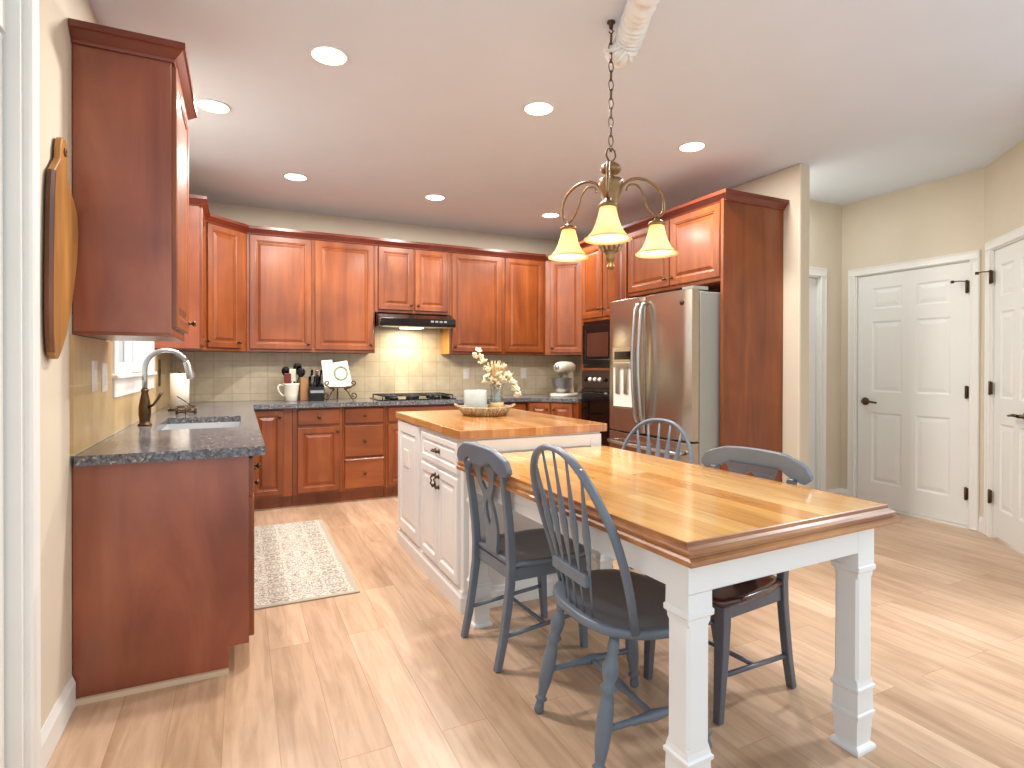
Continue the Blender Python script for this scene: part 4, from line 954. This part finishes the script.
# knife block: black slanted block with knives
kn = thing('knife_block','black knife block with steel-ended knives on the back worktop','knife block',(1.205,-0.27,0.9145))
pf = [(-0.06,0),(0.085,0),(0.085,0.17),(0.05,0.23),(-0.06,0.13)]
m = MB(); m.rings([[(x,y,z) for y,z in pf] for x in (-0.065,0.065)],False,True); m.build('block', M['black'], kn, bevel=0.003)
MB().box(-0.06,0.06,-0.063,-0.059,0.075,0.10).build('steel_band', M['nickel'], kn)
for i in range(3):
    for j in range(2):
        x = -0.042+i*0.042; y = -0.035+j*0.06; z = 0.155+j*0.05
        a_ = Vector((x,y,z-0.01)); b_ = a_+Vector((0,-0.055,0.095))
        MB().axis([(0.010,0),(0.012,0.3),(0.010,0.7),(0.013,0.95),(0.008,1)],a_,b_,10,sy=0.6).build('knife_handle', M['black'] if (i+j)%2 else M['nickel'], kn)
# cookbook stand with a white plate/print
es = thing('easel_stand','scrolled iron easel on the back worktop beside the knife block','easel',(1.415,-0.27,0.9145),0.0)
def scroll(cx,cz,r0,turns,s_,y=0,start=0): return [(cx+s_*(r0*(1-t/26*0.75))*math.cos(start+t/26*turns*2*PI),y,cz+(r0*(1-t/26*0.75))*math.sin(start+t/26*turns*2*PI)) for t in range(27)]
m = MB()
for s_ in (-1,1):
    m.tube([(s_*0.05,-0.02,0.105),(s_*0.075,-0.03,0.08),(s_*0.10,-0.04,0.03),(s_*0.125,-0.045,0.004)],0.006,8)
    m.tube(scroll(s_*0.125,0.045,0.032,1.1,s_,-0.045,-PI/2),0.0055,8)
    m.tube([(s_*0.05,-0.02,0.105),(s_*0.10,-0.055,0.125),(s_*0.13,-0.06,0.15)],0.006,8)
    m.tube(scroll(s_*0.118,0.165,0.026,1.1,s_,-0.06,-PI/2),0.0055,8)
m.tube([(-0.10,-0.055,0.125),(0.10,-0.055,0.125)],0.006,8)
m.tube([(-0.05,0.0,0.10),(-0.05,0.045,0.33),(-0.04,0.05,0.345),(0.04,0.05,0.345),(0.05,0.045,0.33),(0.05,0.0,0.10)],0.006,8)
m.tube([(0,0.05,0.345),(0,0.10,0.15),(0,0.13,0.004)],0.006,8)
m.build('scroll_frame', M['bronze'], es)
bk = thing('cookbook','cream book with a green wreath on its cover, open on the iron easel','book',(1.405,-0.305,1.045))
bk.rotation_euler = (math.radians(-12),math.radians(-4),0)
MB().box(-0.135,-0.035,0.0,0.010,0.0,0.265).build('back_page', M['paper'], bk, bevel=0.002)
MB().box(-0.05,0.125,-0.012,0.0,-0.012,0.235,T(ry=math.radians(-6))).build('cover', M['ceramic'], bk, bevel=0.002)
m = MB()
for i in range(26):
    t = 2*PI*i/26; cx_, cz_ = 0.030+0.058*math.cos(t), 0.125+0.062*math.sin(t)
    m.lathe([(0.0,-0.020),(0.011,0.0),(0.0,0.020)],6,T(cx_,-0.0135,cz_,ry=-t+random.uniform(-.6,.6)),sy=0.25)
m.build('wreath', M['leaf'], bk)
# stand mixer
mx_ = thing('stand_mixer','cream stand mixer with steel bowl in the far right corner of the worktop','mixer',(3.755,-0.52,0.9145),math.radians(212))
CM = M['ceramic']
m = MB(); ol = [(0.20*sgnpow(math.cos(t),0.7)-0.02,0.115*sgnpow(math.sin(t),0.7)) for t in [2*PI*i/28 for i in range(28)]]
m.rings([[(x*s_,y*s_,z) for x,y in ol] for s_,z in ((0.98,0),(1.0,0.008),(1.0,0.022),(0.94,0.034))],True,True); m.build('base', CM, mx_)
m = MB(); m.rings([[(cx_+rx*math.cos(t),ry*math.sin(t),z) for t in [2*PI*i/20 for i in range(20)]] for cx_,rx,ry,z in ((-0.125,0.075,0.06,0.03),(-0.135,0.055,0.05,0.10),(-0.135,0.055,0.05,0.20),(-0.12,0.075,0.055,0.27))],True,True); m.build('column', CM, mx_)
m = MB(); m.rings([[(x,rr*math.cos(t),0.315+rr*0.95*math.sin(t)) for t in [2*PI*i/20 for i in range(20)]] for x,rr in ((-0.21,0.03),(-0.20,0.055),(-0.15,0.068),(-0.05,0.072),(0.06,0.068),(0.12,0.058),(0.15,0.035))],True,True); m.build('motor_head', CM, mx_)
MB().lathe([(0.05,0.035),(0.055,0.04),(0.085,0.09),(0.105,0.15),(0.112,0.20),(0.115,0.202),(0.108,0.20),(0.10,0.15),(0.08,0.095),(0.0,0.06)],28,T(0.05,0,0),True,False).build('bowl', M['nickel'], mx_)
MB().lathe([(0.03,0.25),(0.032,0.235),(0.012,0.23),(0.012,0.17),(0.035,0.13),(0.0,0.09)],14,T(0.06,0,0)).build('beater', M['nickel'], mx_)
MB().lathe([(0.0,0),(0.018,0),(0.016,0.02),(0.0,0.021)],14,T(0.02,-0.072,0.315,rx=PI/2)).build('knob', M['black'], mx_)
MB().lathe([(0.028,0),(0.028,0.012),(0.0,0.012)],14,T(0.148,0,0.315,ry=PI/2)).build('attachment_hub', M['nickel'], mx_)

# tray, candle, vase on the island
TX, TY, TZ0 = 2.012, -2.44, 0.9215
ty = thing('tray','round whitewashed tray with a flared slatted rim on the island','tray',(TX,TY,TZ0))
MB().lathe([(0.0,0),(0.140,0),(0.142,0.010),(0.0,0.010)],36).build('base', M['block_wood'], ty)
m = MB(); ns = 40
for i in range(ns):
    t = 2*PI*i/ns; c_,s_ = math.cos(t),math.sin(t)
    m.axis([(0.0085,0),(0.0095,0.5),(0.0085,1)],(0.134*c_,0.134*s_,0.006),(0.172*c_,0.172*s_,0.055),7)
m.build('slats', M['beads'], ty)
MB().tube([(0.172*math.cos(2*PI*i/48),0.172*math.sin(2*PI*i/48),0.055) for i in range(48)],0.0055,8,True).build('rim', M['beads'], ty)
for s_ in (-1,1): MB().tube([(s_*0.168,-0.05,0.055),(s_*0.190,-0.035,0.066),(s_*0.196,0.0,0.070),(s_*0.190,0.035,0.066),(s_*0.168,0.05,0.055)],0.007,8).build('handle', M['beads'], ty).rotation_euler = (0,0,-0.4)
cl = thing('candle','wide grey-white frosted jar candle on the tray','candle',(TX-0.058,TY+0.02,TZ0+0.011))
MB().lathe([(0.0,0),(0.070,0),(0.074,0.006),(0.074,0.150),(0.070,0.154),(0.066,0.150),(0.066,0.13),(0.0,0.128)],32).build('jar', M['candle'], cl)
MB().lathe([(0.0,0.128),(0.002,0.128),(0.002,0.15),(0.0,0.15)],8).build('wick', M['black'], cl)
vs = thing('vase','clear glass vase on the tray beside the candle','vase',(TX+0.085,TY+0.0,TZ0+0.011))
MB().lathe([(0.0,0),(0.042,0),(0.046,0.01),(0.042,0.10),(0.040,0.16),(0.048,0.19),(0.046,0.19),(0.038,0.16),(0.040,0.10),(0.043,0.014),(0.0,0.012)],28).build('glass', M['vase_glass'], vs)
MB().lathe([(0.0475,0.03),(0.0485,0.032),(0.0470,0.070),(0.046,0.072)],28,None,True,False).build('twine_band', M['straw'], vs)
VX,VY,VZ = TX+0.085,TY,TZ0+0.011
def flower(label, pts, nbl, size, mat, leafy=True, name='flower_stem'):
    r = thing(name,label,'flower',(VX,VY,VZ),0,'flower stems in the glass vase')
    key = [Vector(p) for p in pts]; path = []
    for i in range(len(key)-1):
        for j in range(6):
            path.append(key[i].lerp(key[i+1],j/6))
    path.append(key[-1]); MB().tube(path,0.0028,6).build('stem', M['leaf'], r)
    m = MB()
    for k in range(nbl):
        u = 0.45+0.55*k/max(1,nbl-1); p = path[int(u*(len(path)-1))]+Vector((random.uniform(-1,1),random.uniform(-1,1),random.uniform(-.6,1)))*0.022
        np_ = 5; a0 = random.random()*6
        tilt = Matrix.Translation(p) @ Matrix.Rotation(random.uniform(-.9,.9),4,'X') @ Matrix.Rotation(random.uniform(-.9,.9),4,'Y')
        for q in range(np_):
            Mq = tilt @ Matrix.Rotation(a0+q*2*PI/np_,4,'Z') @ T(size*0.55,0,0,ry=-0.5)
            m.lathe([(0.0,-0.004),(size*0.42,0.0),(size*0.3,0.006),(0.0,0.008)],8,Mq @ Matrix.Scale(1.25,4,(1,0,0)))
    m.build('blossoms', mat, r)
    if leafy:
        m = MB()
        for k in range(7):
            p = path[int((0.3+0.6*random.random())*(len(path)-1))]
            m.lathe([(0.0,0),(0.009,0.018),(0.007,0.035),(0.0,0.052)],8,Matrix.Translation(p)@Matrix.Rotation(random.uniform(0,6.28),4,'Z')@Matrix.Rotation(random.uniform(.5,1.5),4,'Y'),sy=0.2)
        m.build('leaves', M['leaf'], r)
P_ = M['petal']
flower('tall cream blossom stem rising to the upper left of the vase',[(0.01,0,0.02),(-0.015,0.0,0.19),(-0.08,0.0,0.28),(-0.145,0.0,0.40)],13,0.026,P_)
flower('cream blossom stem drooping to the right of the vase',[(-0.01,0,0.02),(0.02,0,0.20),(0.07,-0.01,0.25),(0.16,-0.02,0.13)],14,0.030,P_)
flower('short white blossom sprig arching over the candle',[(0.0,0.01,0.02),(-0.02,0.02,0.19),(-0.06,0.01,0.235),(-0.105,-0.01,0.215)],7,0.022,P_)
flower('cream blossom stem in the middle of the vase',[(0.0,-0.01,0.02),(0.005,-0.01,0.2),(0.02,-0.015,0.30)],14,0.028,P_)
r = thing('dried_protea','large straw-coloured dried flower head in the glass vase','flower',(VX,VY,VZ),0)
MB().tube([(0.0,0.015,0.02),(0.005,0.015,0.22)],0.004,6).build('stem', M['straw'], r)
m = MB()
for ring_,(rr,zz,ln,nb) in enumerate(((0.018,0.20,0.15,9),(0.034,0.19,0.15,13),(0.046,0.19,0.13,15))):
    for i in range(nb):
        t = 2*PI*i/nb+ring_*0.3
        m.axis([(0.004,0),(0.011,0.45),(0.008,0.8),(0.001,1)],(rr*0.3*math.cos(t),0.015+rr*0.3*math.sin(t),zz),(rr*1.75*math.cos(t),0.015+rr*1.75*math.sin(t),zz+ln),6,sy=0.4)
m.build('bracts', M['straw'], r)

# ------------------------------------------------------------------ rug
rg = MB(); rg.prism([(-0.305,-0.81),(0.305,-0.81),(0.305,0.81),(-0.305,0.81)],0.0005,0.009)
tag(rg.build('rug', M['rug'], loc=(0.845,-1.92,0), bevel=0.003), 'cream and taupe damask runner rug on the floor in front of the sink cabinets', 'rug')

# ------------------------------------------------------------------ garden shrub outside the sink window
sh = thing('garden_shrub','green shrub outside, seen through the sink window','shrub',(-1.15,2.6,0))
m = MB()
for i in range(900):
    t = random.uniform(0,2*PI); u = random.uniform(-1,1); q = random.uniform(0.75,1.0)
    p = Vector((0.8*q*math.cos(t)*math.sqrt(1-u*u),1.6*q*math.sin(t)*math.sqrt(1-u*u),0.85+0.85*q*u))
    m.add([(-0.07,0,0),(0,-0.03,0.01),(0.07,0,0),(0,0.03,0.01)],[(0,1,2,3)],False,Matrix.Translation(p)@Matrix.Rotation(random.uniform(0,6),4,'Z')@Matrix.Rotation(random.uniform(-1,1),4,'X'))
m.build('foliage', M['shrub'], sh)
m = MB()
for i in range(5): m.tube([(0.05*i-0.1,0.1*i-0.2,0),(0.1*i-0.2,0.3*i-0.6,0.9)],0.02,8)
m.build('stems', M['live_dark'], sh)
